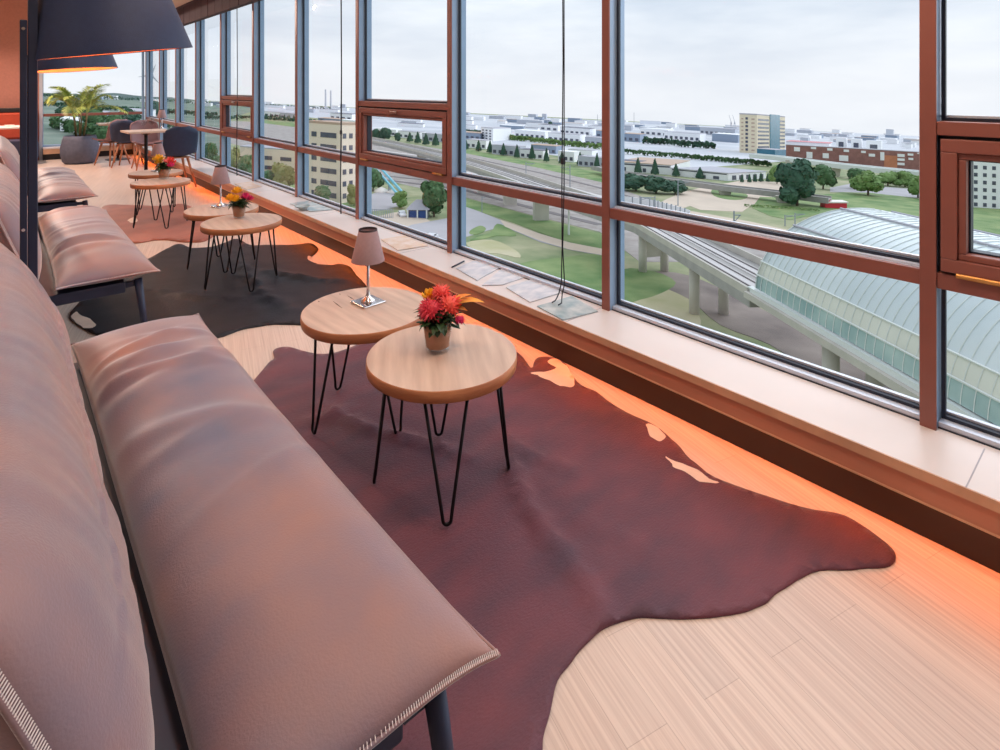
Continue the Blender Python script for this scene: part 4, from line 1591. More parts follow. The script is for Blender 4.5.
vd = Vector((0.581, 0.814, 0)).normalized()
Bp = atg(709, 314)[0]
far = [Vector((x, y, 0)) for x, y in ((106.6, 91.5), (116.6, 115.9), (126.5, 140), (135.5, 164.5), (143.5, 189), (151, 214), (158, 240), (164, 267), (170, 295), (175, 325), (180, 360), (184, 400))]
path = [Bp - vd * q for q in (110, 84, 58, 32)] + [Bp.copy(), Bp + vd * 24] + far
via = thing('railway_viaduct', 'concrete railway viaduct on round columns running from the glass station roof', 'viaduct', (Bp.x, Bp.y, gz(Bp.x)))


def part(name, bm, m, root, smooth=False):
    o = obj(name, bm, m, root, smooth)
    o.matrix_parent_inverse = Matrix.Translation(-root.location)
    return o


bm = BM()
strip(bm, [Bp - vd * 20.0] + path[4:], -5.0, 4.4, 8.0, 9.3)
part('deck', bm, M['concrete_d'], via)
bm = BM()
strip(bm, path[:4] + [Bp - vd * 20.2], -5.0, 3.6, 8.75, 9.3)
part('deck', bm, M['concrete_d'], via)
for wa, wb in ((4.1, 4.4), (-5.0, -4.7)):
    bm = BM()
    strip(bm, [Bp - vd * 20.0] + path[4:], wa, wb, 9.31, 10.3)
    part('parapet', bm, M['concrete'], via)
for w0 in (2.4, 0.9, -1.2, -2.7):
    bm = BM()
    strip(bm, path, w0 - 0.09, w0 + 0.09, 9.3, 9.55)
    part('rail', bm, M['rail_dark'], via)
bm = BM()
strip(bm, path, 0.4, 2.9, 9.3, 9.42)
part('track_bed', bm, M['rail'], via)
bm = BM()
strip(bm, path, -3.2, -0.7, 9.3, 9.42)
part('track_bed', bm, M['rail'], via)
for i, p in enumerate(path[:13]):
    a = path[max(0, i - 1)]
    b = path[min(len(path) - 1, i + 1)]
    d = (b - a)
    d.z = 0
    d.normalize()
    nn = Vector((-d.y, d.x, 0))
    if i < 6:
        for w0 in (2.4, -2.4):
            q = p + nn * w0
            bm = BM()
            lathe(bm, [(0.8, gz(q.x) - 0.5), (0.8, gz(q.x) + (8.05 if i > 3 else 8.8))], 20, q.x, q.y)
            part('column', bm, M['concrete'], via, True)
        if i == 5:
            bm = BM()
            prism(bm, [(p + nn * 2 + d * 0.3).xy, (p - nn * 2 + d * 0.3).xy, (p - nn * 2 - d * 0.3).xy, (p + nn * 2 - d * 0.3).xy], gz(p.x) + 3.0, gz(p.x) + 8.0)
            part('cross_wall', bm, M['concrete'], via)
    elif i > 6:
        bm = BM()
        prism(bm, [(p + nn * 2.2 + d * 0.7).xy, (p - nn * 2.2 + d * 0.7).xy, (p - nn * 2.2 - d * 0.7).xy, (p + nn * 2.2 - d * 0.7).xy], gz(p.x) - 0.5, gz(p.x) + 8.05)
        part('pier', bm, M['concrete'], via)


def low_viaduct(label, px, h, th, w, m, piers):
    P = [atg(u, v)[0] for u, v in px]
    root = thing('road_viaduct', label, 'viaduct', (P[0].x, P[0].y, gz(P[0].x)))
    bm = BM()
    strip(bm, P, -w / 2, w / 2, h - th * 0.4, h)
    part('deck', bm, m, root)
    for sg in (-1, 1):
        bm = BM()
        strip(bm, P, sg * w / 2 - 0.2, sg * w / 2 + 0.2, h - th, h + th * 0.35)
        part('parapet', bm, m, root)
    for u, v in piers:
        q = atg(u, v)[0]
        bm = BM()
        g = gz(q.x)
        R = Vector((c, -s, 0))
        D = Vector((s, c, 0))
        lo = [q + R * a + D * b for a, b in ((-1.8, -0.8), (1.8, -0.8), (1.8, 0.8), (-1.8, 0.8))]
        hi = [q + R * a + D * b for a, b in ((-3.0, -0.8), (3.0, -0.8), (3.0, 0.8), (-3.0, 0.8))]
        vl = [bm.verts.new((p.x, p.y, g - 0.3)) for p in lo]
        vh = [bm.verts.new((p.x, p.y, g + h - th * 0.4)) for p in hi]
        bm.faces.new(vh)
        for k in range(4):
            bm.faces.new((vl[k], vl[(k + 1) % 4], vh[(k + 1) % 4], vh[k]))
        part('pier', bm, M['concrete'], root)


low_viaduct('grey concrete road viaduct crossing before the long white shed', [(596, 173), (621, 180), (725, 195), (772, 200.5), (830, 208)], 3.6, 1.6, 5, M['concrete_d'], [(660, 186), (725, 195), (783, 203)])
low_viaduct('white elevated road running below the brick apartment row', [(752, 165), (780, 168), (836, 176.5), (880, 182), (925, 187), (1010, 198)], 8.0, 2.2, 8, M['white_steel'], [(790, 170), (836, 176.5), (905, 185)])

# ------------------------------------------------------------------ glass station roof
OFF, HWV, T0, UPV, HV = 10.0, 14.0, 20.5, 10.0, 10.5
vn = Vector((-vd.y, vd.x, 0))
st = thing('station_roof', 'long pale glazed barrel roof of the railway station beyond the nearest panes', 'station roof', (Bp - vd * T0).to_tuple())
LEN = 76.0


def vp(k, a, r=0.0):
    q = Bp - vd * (T0 + k) + vn * ((HWV + r) * math.cos(a) - OFF)
    return Vector((q.x, q.y, gz(q.x) + UPV + (HV + r) * math.sin(a)))


def arcs(a0, a1, n, m, name, inner=0.0):
    bm = BM()
    nk = 38
    g = [[bm.verts.new(vp(LEN * k / nk, a0 + (a1 - a0) * i / n)) for i in range(n + 1)] for k in range(nk + 1)]
    h = [[bm.verts.new(vp(LEN * k / nk, a0 + (a1 - a0) * i / n, -0.12)) for i in range(n + 1)] for k in range(nk + 1)]
    for k in range(nk):
        for i in range(n):
            bm.faces.new((g[k][i], g[k + 1][i], g[k + 1][i + 1], g[k][i + 1]))
            bm.faces.new((h[k][i], h[k][i + 1], h[k + 1][i + 1], h[k + 1][i]))
    for i in range(n):
        bm.faces.new((g[0][i], g[0][i + 1], h[0][i + 1], h[0][i]))
        bm.faces.new((g[nk][i + 1], g[nk][i], h[nk][i], h[nk][i + 1]))
    part(name, bm, m, st, True)


RA = math.radians
arcs(RA(2), RA(11), 4, M['vault_low'], 'lower_glazing')
arcs(RA(11), RA(20), 4, M['vault_cream'], 'cream_glazing')
arcs(RA(20), RA(178), 30, M['vault'], 'roof_glazing')
for k in range(72):
    kk = 0.2 + k * (LEN - 0.4) / 71
    bm = BM()
    tube(bm, [vp(kk, RA(2 + 94 * i / 22), 0.03) for i in range(23)], 0.045, 4)
    part('rib', bm, M['white_steel'], st)
for a in (11, 20, 50, 78, 106):
    bm = BM()
    tube(bm, [vp(LEN * k / 10, RA(a), 0.08) for k in range(11)], 0.14 if a in (50, 106, 78) else 0.10, 5)
    part('purlin', bm, M['roof_grey'] if a in (50, 106, 78) else M['white_steel'], st)
bm = BM()
for k in range(1):
    P = [Bp - vd * (T0 + q) + vn * (HWV - OFF) for q in (-1.0, LEN / 2, LEN)]
    strip(bm, P[::-1], -0.3, 0.4, UPV - 0.30, UPV + 0.25)
part('base_rail', bm, M['white_steel'], st)
bm = BM()
strip(bm, P[::-1], -0.1, 0.9, UPV - 1.05, UPV - 0.31)
part('base_beam', bm, M['concrete'], st)
bm = BM()
P = [Bp - vd * (T0 + q) + vn * (-OFF) for q in (0, LEN / 2, LEN)]
strip(bm, P[::-1], -13.5, 13.4, UPV - 0.69, UPV - 0.1)
part('platform', bm, M['concrete_d'], st)


# ------------------------------------------------------------------ buildings
def building(label, A, B, Cc, vt, wall, roof, wins=(), group=None, over=0.0, extra=None, name='building', cat='building'):
    a, b, d = (atg(*q)[0] for q in (A, B, Cc))
    e = a + d - b
    zb = gz(b.x)
    Zb = atg(*B)[1]
    H = (B[1] - vt) * Zb / F
    root = thing(name, label, cat, (b.x, b.y, zb), 0, group)
    rel = lambda p: Vector((p.x - b.x, p.y - b.y, 0))
    poly = [rel(a), Vector((0, 0, 0)), rel(d), rel(e)]
    zl = min(gz(p.x) for p in (a, b, d, e)) - zb - 1.0
    sz_ = lambda q: gz(q[0] + b.x) - zb
    obj('wall', prism(BM(), [p.xy for p in poly], zl, lambda q: H + sz_(q)), wall, root)
    ctr = sum(poly, Vector()) / 4
    th = max(0.3, H * 0.03)
    big = [ctr + (p - ctr) * (1.01 + over) for p in poly]
    obj('roof', prism(BM(), [p.xy for p in big], lambda q: H + 0.002 + sz_(q), lambda q: H + th + sz_(q)), roof, root)
    for w in wins:
        f, s0, s1, z0, z1 = w[:5]
        m = w[5] if len(w) > 5 else M['win_dark']
        nm = w[6] if len(w) > 6 else 'window'
        p, q = ((poly[0], poly[1]) if f == 0 else (poly[1], poly[2]))
        t = (q - p).normalized()
        nrm = Vector((t.y, -t.x, 0))
        if nrm.dot(ctr - p) > 0:
            nrm = -nrm
        k0, k1 = p.lerp(q, s0), p.lerp(q, s1)
        dep = max(0.12, H * 0.006) * (w[7] if len(w) > 7 else 1)
        quad = [k0 - nrm * 0.05, k1 - nrm * 0.05, k1 + nrm * dep, k0 + nrm * dep]
        obj(nm, prism(BM(), [v.xy for v in quad], lambda q: H * z0 + sz_(q), lambda q: H * z1 + sz_(q)), m, root)
    return root, H, poly


def rows(f, cols, n, z0, z1, frac=0.5, m=None, nm='window'):
    o = []
    for i in range(n):
        za = z0 + (z1 - z0) * i / n
        for (a, b) in cols:
            o.append((f, a, b, za, za + (z1 - z0) / n * frac) + ((m, nm) if m else ()))
    return o


w1 = rows(0, ((0.20, 0.34), (0.46, 0.90)), 6, 0.06, 0.98, 0.42) + rows(1, ((0.10, 0.22), (0.34, 0.46), (0.58, 0.70), (0.82, 0.92)), 6, 0.06, 0.98, 0.42)
building('cream office block with dark window bands close below the middle panes', (305, 198), (340, 204), (366, 199), 125, M['cream_wall'], M['roof_tan'], w1)
building('low cream wing with a grey roof, behind the olive tree', (240, 176), (300, 181), (306, 178), 151, M['cream_wall'], M['roof_grey'], rows(0, ((0.2, 0.32), (0.42, 0.54), (0.68, 0.86)), 2, 0.3, 0.95, 0.4))
wt = rows(0, ((0.34, 0.48),), 9, 0.06, 0.97, 0.6) + rows(0, ((0.10, 0.22), (0.68, 0.86)), 9, 0.06, 0.97, 0.35, M['roof_tan'])
wt += rows(1, ((0.03, 0.40), (0.80, 0.99)), 9, 0.04, 0.96, 0.45) + [(1, 0.43, 0.78, 0.03, 1.05, M['win_teal'], 'glass_front', 3)]
building('tall sand-coloured tower block with a teal glass front', (739.5, 152.5), (757, 153.5), (785, 152.5), 115, M['tan_wall'], M['roof_grey'], wt)
building('low teal-roofed hall at the foot of the sand tower', (757, 156), (775, 157.5), (787, 157), 150, M['win_teal'], M['roof_grey'])
building('long white shed with flat grey roof behind the conical trees', (671, 175.5), (728, 181), (766, 178.5), 173.5, M['bld_white'], M['roof_grey'],
         [(0, 0.02, 0.98, 0.80, 0.92), (0, 0.55, 0.62, 0.1, 0.5), (0, 0.75, 0.85, 0.1, 0.5)] + [(1, 0.1 + 0.18 * i, 0.2 + 0.18 * i, 0.1, 0.7) for i in range(5)], over=0.02)
building('white shed with tan roof next to the long white shed', (615, 171), (671, 175), (690, 169), 165.5, M['bld_white'], M['roof_tan'], [(0, 0.02, 0.98, 0.75, 0.9), (0, 0.15, 0.2, 0.1, 0.5), (0, 0.5, 0.56, 0.1, 0.5)])
bw = []
for (u0, u1, v0, v1) in ((245, 285, 340, 385), (355, 395, 350, 385), (465, 525, 365, 405), (160, 200, 305, 335), (275, 310, 300, 320), (385, 420, 315, 332), (495, 530, 325, 342), (610, 640, 335, 350), (735, 760, 345, 402), (845, 890, 358, 378), (845, 890, 388, 405), (845, 890, 418, 435), (910, 945, 355, 370), (915, 945, 385, 400), (970, 990, 345, 360), (660, 700, 355, 375)):
    f0, f1 = (u0 - 105) / 890, (u1 - 105) / 890
    top = 290 + 60 * (u0 - 105) / 890
    bw.append((0, f0, f1, max(0.05, 1 - (v1 - top) / 130), min(0.97, 1 - (v0 - top) / 130), M['bld_white'], 'balcony', 4))
bw += [(0, 0.735, 0.83, 0.1, 0.75, M['brick_or'], 'bay', 2)]
building('long red-brown brick apartment row with white balconies', (786, 163), (921, 171.5), (923, 170.4), 152.5, M['brick'], M['roof_grey'], bw)
for i, (u0, u1, vb, vt) in enumerate(((836, 846, 156, 138.5), (851, 861, 157, 139.5), (866, 881, 158, 141.5))):
    building(('white rooftop flat with a dark window, leftmost above the brick apartments', 'white rooftop flat with a dark window, middle one above the brick apartments', 'white rooftop flat with a dark window, rightmost above the brick apartments')[i],
             (u0, vb), (u1, vb + 0.4), (u1 + 1.5, vb - 0.4), vt, M['bld_white'], M['bld_white'], [(0, 0.25, 0.75, 0.50, 0.80)])
building('red-roofed shed beyond the brick apartments', (786, 147), (829, 149.5), (832, 148), 143.5, M['bld_white'], M['roof_pink'], over=0.03)
building('white office block with square windows seen through the nearest open vent', (966, 207), (1046, 212), (1056, 205), 164, M['bld_white'], M['roof_grey'],
         rows(0, tuple((0.10 + 0.115 * i, 0.10 + 0.115 * i + 0.045) for i in range(8)), 6, 0.03, 0.97, 0.5))
building('white block with small square windows beyond the railway trees', (481, 139.5), (493, 141.5), (511, 140), 128.5, M['bld_white'], M['roof_grey'],
         rows(0, ((0.1, 0.25), (0.4, 0.55), (0.7, 0.85)), 4, 0.1, 0.95, 0.5))
building('dark blue long hall beside the sand tower', (712, 141), (738, 143), (744, 141.5), 135, M['bld_blue'], M['bld_white'])
mid = ((466, 486, 147.5, 141), (492, 520, 154, 147), (520, 543, 157.5, 151), (531, 556, 152, 146.5), (558, 574, 161, 152.5), (568, 592, 158, 151), (578, 606, 166, 158.5), (604, 640, 168.5, 162), (455, 480, 138, 133.5),
       (515, 545, 137, 132), (548, 580, 141, 135), (585, 612, 145, 139), (560, 590, 133.5, 129), (622, 640, 141, 134.5), (640, 668, 134.5, 130), (664, 700, 139, 134), (700, 735, 134, 129.5), (540, 558, 130, 125.5), (596, 618, 137, 132), (376, 396, 134.5, 130), (398, 420, 137.5, 132.5), (422, 446, 140.5, 135), (330, 352, 119, 114.5), (318, 340, 123.5, 119.5), (341, 357, 128.5, 121), (264, 280, 116, 112.5), (280, 298, 118, 114))
walls = ('bld_white', 'bld_grey', 'bld_white', 'bld_blue', 'bld_white')
roofs = ('roof_grey', 'roof_dark', 'bld_white', 'roof_grey', 'roof_tan')
for i, (u0, u1, vb, vt) in enumerate(mid):
    sl_ = (u1 - u0) * 0.085
    nw = max(2, int((u1 - u0) / 5))
    building('low flat-roofed industrial shed in the middle distance beyond the railway', (u0, vb), (u1, vb + sl_), (u1 + 6, vb + sl_ - 1.2), vt, M[walls[i % 5]], M[roofs[(i * 3) % 5]],
             [(0, (q + 0.2) / nw, (q + 0.75) / nw, 0.15, 0.5) for q in range(nw)], 'middle-distance sheds', name='shed', cat='shed')
TOWERS = ((640, 660, 3.0), (715, 735, 3.5), (886, 893, 7.0), (894.5, 899, 6.0), (901, 911, 8.5), (600, 604, 6), (542, 546, 5.5), (340, 345, 5.0), (352, 356, 6.0))
rnd = random.Random(42)
nfar = 0
TAKEN = [(atg((a_ + b_) / 2, v_)[0], (b_ - a_) * atg(a_, v_)[1] / F * 0.8) for a_, b_, v_, _t in mid]
TAKEN += [(atg((a_ + b_) / 2, VY + SK * (a_ - VX) + 4)[0], 60) for a_, b_, h_ in TOWERS]
for i in range(850):
    u = rnd.uniform(55, 930)
    vh = VY + SK * (u - VX)
    dv = 2.6 + 16 * rnd.random() ** 1.6
    if 735 < u < 790 and dv > 10:
        continue
    if u < 366 and dv > 9:
        continue
    wpx = rnd.uniform(6, 26)
    hpx = rnd.uniform(1.2, 3.4) + dv * 0.12
    vb = vh + dv
    k = rnd.randrange(5)
    P0, Z0 = atg(u + wpx / 2, vb)
    P1, Z1 = atg(u + wpx + 2, vb + wpx * 0.055 - 0.25 * dv / 6)
    rad = max((P1 - P0).length, wpx * Z0 / F * 0.6)
    if any((P0 - q).length < (rad + r_) * 1.3 for q, r_ in TAKEN):
        continue
    TAKEN.append((P0, rad))
    building('far pale building along the skyline', (u, vb), (u + wpx, vb + wpx * 0.055), (u + wpx + 2, vb + wpx * 0.055 - 0.25 * dv / 6), vb + wpx * 0.055 - hpx, M[walls[k]], M[roofs[(k + i) % 5]], (), 'far buildings along the skyline', name='distant_building')
    nfar += 1
for i, (u0, u1, hp) in enumerate(TOWERS):
    vh = VY + SK * (u0 - VX)
    building('far pale tower block standing above the skyline', (u0, vh + 4), (u1, vh + 4.3), (u1 + 1, vh + 4), vh + 4.3 - hp, M['bld_grey'], M['roof_grey'], (), 'far tower blocks', name='tower_block')
bpy.context.view_layer.update()


def bounds(o):
    P = [k.matrix_world @ Vector(q) for k in kids(o) for q in k.bound_box]
    return [(min(p[i] for p in P), max(p[i] for p in P)) for i in range(3)]


kept = []
roots = [o for o in bpy.data.objects if o.type == 'EMPTY' and o.parent is None and o.name.split('.')[0] in ('building', 'shed', 'tower_block', 'distant_building')]
for o in sorted(roots, key=lambda q: q.name.startswith('distant')):
    b_ = bounds(o)
    if o.name.startswith(('distant', 'tower')) and any(all(b_[i][0] < k[i][1] + 1 and k[i][0] < b_[i][1] + 1 for i in range(3)) for k in kept):
        for k in kids(o):
            bpy.data.objects.remove(k)
        bpy.data.objects.remove(o)
        continue
    kept.append(b_)
# view through the end wall: pale roofs among trees
for i, (A, B_, C_, vt) in enumerate((((60, 131), (76, 132.5), (80, 129), 120), ((92, 136), (108, 139), (116, 136), 130), ((118, 120), (150, 122), (156, 118), 112), ((84, 119), (104, 120), (110, 117), 113.5))):
    building(('white stepped block low in the left end pane behind the palm', 'pale shed roof beside the palm in the end window', 'wide grey hall under the wind turbine', 'pale hall among the trees behind the palm')[i], A, B_, C_, vt, M[walls[i]], M[('bld_white', 'bld_white', 'roof_grey', 'roof_grey')[i]], rows(0, ((0.1, 0.9),), 3, 0.1, 0.9, 0.35) if i == 0 else ())


# ------------------------------------------------------------------ trees
def leafquads(bm, pts, size, rnd):
    for p, nrm in pts:
        a = Vector((rnd.uniform(-1, 1), rnd.uniform(-1, 1), rnd.uniform(-1, 1)))
        t = nrm.cross(a)
        if t.length < 1e-3:
            continue
        t.normalize()
        b = (nrm + 0.7 * a).normalized().cross(t).normalized()
        sz = size * rnd.uniform(0.6, 1.3)
        v = [bm.verts.new(p + t * sz * x + b * sz * y) for x, y in ((-1, -0.5), (0, -0.8), (1, -0.4), (0.8, 0.6), (-0.2, 0.9), (-0.9, 0.5))]
        bm.faces.new(v)


def round_tree_mesh(seed, n=900, lumps=11, squash=1.0, size=0.045):
    rnd = random.Random(seed)
    L_ = [(Vector((0, 0, 0.58)), 0.34)]
    for i in range(lumps):
        a = rnd.uniform(0, 2 * PI)
        r = rnd.uniform(0.12, 0.30)
        z = rnd.uniform(0.26, 0.82)
        L_.append((Vector((r * math.cos(a), r * math.sin(a), z)), rnd.uniform(0.13, 0.22)))
    bm = BM()
    pts = []
    for i in range(n):
        ctr, r = L_[rnd.randrange(len(L_))]
        d = Vector((rnd.gauss(0, 1), rnd.gauss(0, 1), rnd.gauss(0, 1))).normalized()
        p = ctr + d * r * rnd.uniform(0.85, 1.05)
        pts.append((p, d))
    leafquads(bm, pts, size, rnd)
    for ctr, r in L_:
        bmesh.ops.create_icosphere(bm, subdivisions=2, radius=r * 0.93, matrix=Matrix.Translation(ctr))
    return bm


def cone_tree_mesh(seed, n=420):
    rnd = random.Random(seed)
    bm = BM()
    pts = []
    for i in range(n):
        t = rnd.random() ** 1.4
        a = rnd.uniform(0, 2 * PI)
        r = 0.44 * (1 - t) ** 0.85 * rnd.uniform(0.8, 1.05) + 0.02
        d = Vector((math.cos(a), math.sin(a), 0.35)).normalized()
        pts.append((Vector((r * math.cos(a), r * math.sin(a), 0.10 + 0.9 * t)), d))
    leafquads(bm, pts, 0.05, rnd)
    lathe(bm, [(0.0, 0.09), (0.40, 0.10), (0.30, 0.40), (0.12, 0.80), (0.02, 0.97)], 12, cap0=False)
    return bm


def trunk_bm(h=0.4, r=0.025):
    bm = BM()
    tube(bm, [(0, 0, -0.03), (0.01, 0, h * 0.5), (0, 0.01, h)], [r * 1.3, r, r * 0.8], 8)
    return bm


protos = {}


def tree(kind, u, vb, vt, wpx, label, group, m, name='tree', cat='tree'):
    P, Z = atg(u, vb)
    h = (vb - vt) * Z / F
    w = wpx * Z / F
    key = (kind, m)
    if key not in protos:
        root = thing(name, label, cat, (0, 0, 0), 0, group)
        if kind == 'cone':
            bm = cone_tree_mesh(3)
        else:
            bm = round_tree_mesh({'round': 5, 'wide': 8, 'bush': 12, 'loose': 17}[kind], 1500 if kind in ('round', 'wide') else 900)
        fo = obj('foliage', bm, M[m], root)
        obj('trunk', trunk_bm(0.3 if kind == 'cone' else 0.45), M['bark'], root)
        protos[key] = root
        r = root
    else:
        r = dup(protos[key], (0, 0, 0), 0, label, group)
    r.location = P
    r.rotation_euler = (0, 0, (u * 1.7) % 6.28)
    r.scale = (w / 0.92, w / 0.92, h / 0.98)
    r['label'] = label
    return r


for (u, vb, vt, w) in ((466, 149.5, 140, 6), (478.6, 151.5, 140.3, 6.5), (490, 153, 141, 7), (503.5, 155.5, 143.5, 7), (517, 158, 145, 6.5), (532, 159.5, 145.5, 7.5), (546.4, 162, 148.5, 6.5), (562, 164, 151.5, 7), (580, 165.5, 152.5, 7), (597, 169.5, 153.5, 7)):
    tree('cone', u, vb, vt, w, 'small dark conical tree in the row along the far side of the railway', 'conical trees along the railway', 'foliage_d')
for (u, vb, vt, w) in ((638, 173.5, 158, 8), (655, 175, 159, 8.5), (676, 176.5, 164, 8), (700, 178.5, 167.5, 9)):
    tree('cone', u, vb, vt, w, 'dark conical tree standing before the white sheds', 'conical trees before the white sheds', 'foliage_d')
for (u, vb, vt, w) in ((742, 182.5, 174.5, 4), (749.5, 182.5, 174.5, 4.5), (755, 182, 174, 4.5), (761, 182, 173, 5), (768, 182, 173, 4.5)):
    tree('cone', u, vb, vt, w, 'little conical tree by the end of the long white shed', 'little trees by the white shed', 'foliage_d')
for (u, vb, vt, w) in ((376, 141, 127.5, 11), (385, 141.5, 126, 15), (397.7, 142, 131.5, 8), (409.7, 142, 132.5, 7), (417.7, 143.5, 132, 7), (426, 145, 133.5, 7.5), (435.7, 146, 133.5, 8)):
    tree('cone' if u > 400 else 'bush', u, vb, vt, w, 'dark tree across the railway seen through the long brown vent', 'trees seen through the brown vent', 'foliage_d')
for i in range(7):
    u = 266 + i * 4.6
    tree('cone', u, 119.5 + i * 0.35, 113.5 + i * 0.3, 3.6, 'tiny conical tree in a row before pale sheds far left', 'tiny trees before the far left sheds', 'foliage_d')
tree('round', 797, 206, 160.5, 42, 'large dark leafy tree standing left of the white elevated road pier', None, 'foliage_d')
tree('bush', 823, 189, 162, 24, 'dark green tree half behind the largest leafy tree', None, 'foliage')
tree('wide', 868, 195.5, 171, 33, 'rounded bright green tree on the edge of the embankment', None, 'foliage_l')
tree('bush', 857, 189, 166, 22, 'mid-green tree behind the rounded bright green tree', None, 'foliage')
tree('loose', 888, 186, 171, 22, 'yellow-green bushy tree right of the rounded bright green tree', None, 'foliage_l')
tree('loose', 905, 187, 170, 20, 'yellow-green bushy tree close to the thick red-brown mullion', None, 'foliage_l')
tree('wide', 918, 198, 175, 24, 'bright green tree half hidden by the thick red-brown mullion', None, 'foliage_l')
tree('bush', 777, 184, 163, 16, 'green bush under the sand tower by the elevated road', None, 'foliage_l')
tree('wide', 636, 191, 174, 34, 'dark rounded shrub left of the three beside the railway bend', None, 'foliage_d')
tree('wide', 656, 193, 176, 34, 'dark rounded shrub in the middle of the three beside the railway bend', None, 'foliage_d')
tree('wide', 675, 194, 180, 26, 'dark rounded shrub right of the three beside the railway bend', None, 'foliage_d')
tree('bush', 550.5, 129.5, 120.5, 6, 'lone dark tree among far white roofs', None, 'foliage_d')
tree('round', 434, 217, 178, 32, 'large leafy green tree beside the little gatehouse', None, 'foliage')
tree('loose', 400, 208, 190, 18, 'small light green tree left of the blue-doored gatehouse', None, 'foliage_l')
tree('bush', 373, 191, 166, 22, 'dark tree behind the pale cyan slide', None, 'foliage')
tree('loose', 284, 193, 162, 26, 'olive weeping tree before the low cream wing', None, 'foliage_o')
tree('bush', 268, 192, 168, 20, 'green tree left of the olive weeping tree', None, 'foliage')
tree('bush', 322, 206, 183, 20, 'dark green tree at the foot of the cream office block', None, 'foliage')
tree('loose', 354, 206, 184, 16, 'olive tree at the right foot of the cream office block', None, 'foliage_o')
tree('loose', 231, 181, 147, 20, 'olive tree seen under the far grey opening vent', None, 'foliage_o')
tree('bush', 246, 183, 152, 22, 'dark green tree right under the far grey opening vent', None, 'foliage')
tree('bush', 211, 166, 140, 16, 'dark green tree seen low between the two far mullions', None, 'foliage')
tree('bush', 66, 120, 104, 20, 'green tree in the left of the end window', None, 'foliage_d')
tree('wide', 92, 128, 106, 26, 'green tree right behind the palm fronds in the end window', None, 'foliage')
tree('bush', 115, 136, 112, 20, 'green tree behind the mauve chair in the end window', None, 'foliage')
tree('wide', 128, 128, 108, 24, 'dark green tree over the middle dining table in the end window', None, 'foliage_d')
tree('bush', 155, 118, 99, 14, 'dark tree beneath the wind turbine', None, 'foliage_d')
tree('wide', 104, 146, 126, 24, 'green bush low beside the planter in the end window', None, 'foliage')


def treeline(label, px, hpx, n, m, name='treeline'):
    rnd = random.Random(n)
    bm = BM()
    pts = []
    sz = 0
    for i in range(n):
        t = rnd.random() * (len(px) - 1)
        k = int(t)
        f = t - k
        u = px[k][0] + (px[k + 1][0] - px[k][0]) * f
        v = px[k][1] + (px[k + 1][1] - px[k][1]) * f
        P, Z = atg(u, v)
        H = hpx * Z / F
        lump = 0.72 + 0.28 * noise.noise((u * 0.35, v, 3))
        d = Vector((rnd.gauss(0, 1), rnd.gauss(0, 1), abs(rnd.gauss(0, 0.8)))).normalized()
        off = Vector((s, c, 0)) * rnd.uniform(0, H * 0.8)
        pts.append((P + off + Vector((0, 0, H * lump * math.sqrt(rnd.random()))), d))
        sz = H * 0.16
    leafquads(bm, pts, sz, rnd)
    return tag(obj(name, bm, M[m]), label, 'treeline', None, 'stuff')


treeline('green belt of trees between white sheds beyond the railway', [(508, 140), (530, 142), (565, 146), (606, 150)], 6.5, 1600, 'foliage_l')
treeline('green belt of trees behind the long white shed', [(620, 154), (680, 158.5), (730, 163), (772, 167)], 6.5, 1700, 'foliage')
treeline('dark belt of trees before the far dark blue hall', [(644, 144), (665, 145), (690, 148), (716, 149)], 8, 1100, 'foliage_d')
treeline('dark belt of trees by the white block with small windows', [(462, 133), (485, 135)], 5, 400, 'foliage_d')
treeline('green belt of trees across the far left panes', [(196, 119.5), (230, 119.5), (262, 119.5), (300, 122), (350, 126.5)], 5, 1300, 'foliage_d')
treeline('hedge along the foot of the railway beyond the yellow lawn', [(745, 207), (780, 209), (820, 212)], 3.5, 500, 'foliage_l')
treeline('green belt of trees low in the far left panes', [(140, 150), (175, 158), (205, 166), (250, 178)], 14, 1500, 'foliage')
treeline('green woods filling the foot of the end window', [(50, 128), (80, 136), (110, 140), (150, 150)], 14, 1800, 'foliage')
treeline('dark woods across the middle of the end window', [(40, 106), (90, 109), (150, 113), (215, 117)], 6, 1500, 'foliage_d')
treeline('scattered green copses in the far left panes', [(165, 128), (200, 131), (222, 134)], 6, 700, 'foliage')
treeline('far grey-green woods along the horizon', [(10, 95), (60, 97.5), (120, 100), (200, 104), (262, 107), (330, 110)], 4, 1500, 'foliage_d')
# far hill
hp = []
bm = BM()
n = 24
lo = []
hi = []
for i in range(n + 1):
    u = 40 + 160 * i / n
    P, Z = atg(u, 93.5 + 0.05 * u)
    lo.append(bm.verts.new(P + Vector((0, 0, -20))))
    hi.append(bm.verts.new(P + Vector((0, 0, (2.5 + 3.0 * noise.noise((u * 0.03, 0, 2)) + 2.5 * math.sin(PI * i / n)) * Z / F))))
bk = [bm.verts.new(v.co + Vector((s, c, 0)) * 500 + Vector((0, 0, -60))) for v in hi]
for i in range(n):
    bm.faces.new((lo[i], lo[i + 1], hi[i + 1], hi[i]))
    bm.faces.new((hi[i], hi[i + 1], bk[i + 1], bk[i]))
struct(obj('hills', bm, M['hill'], smooth=True))


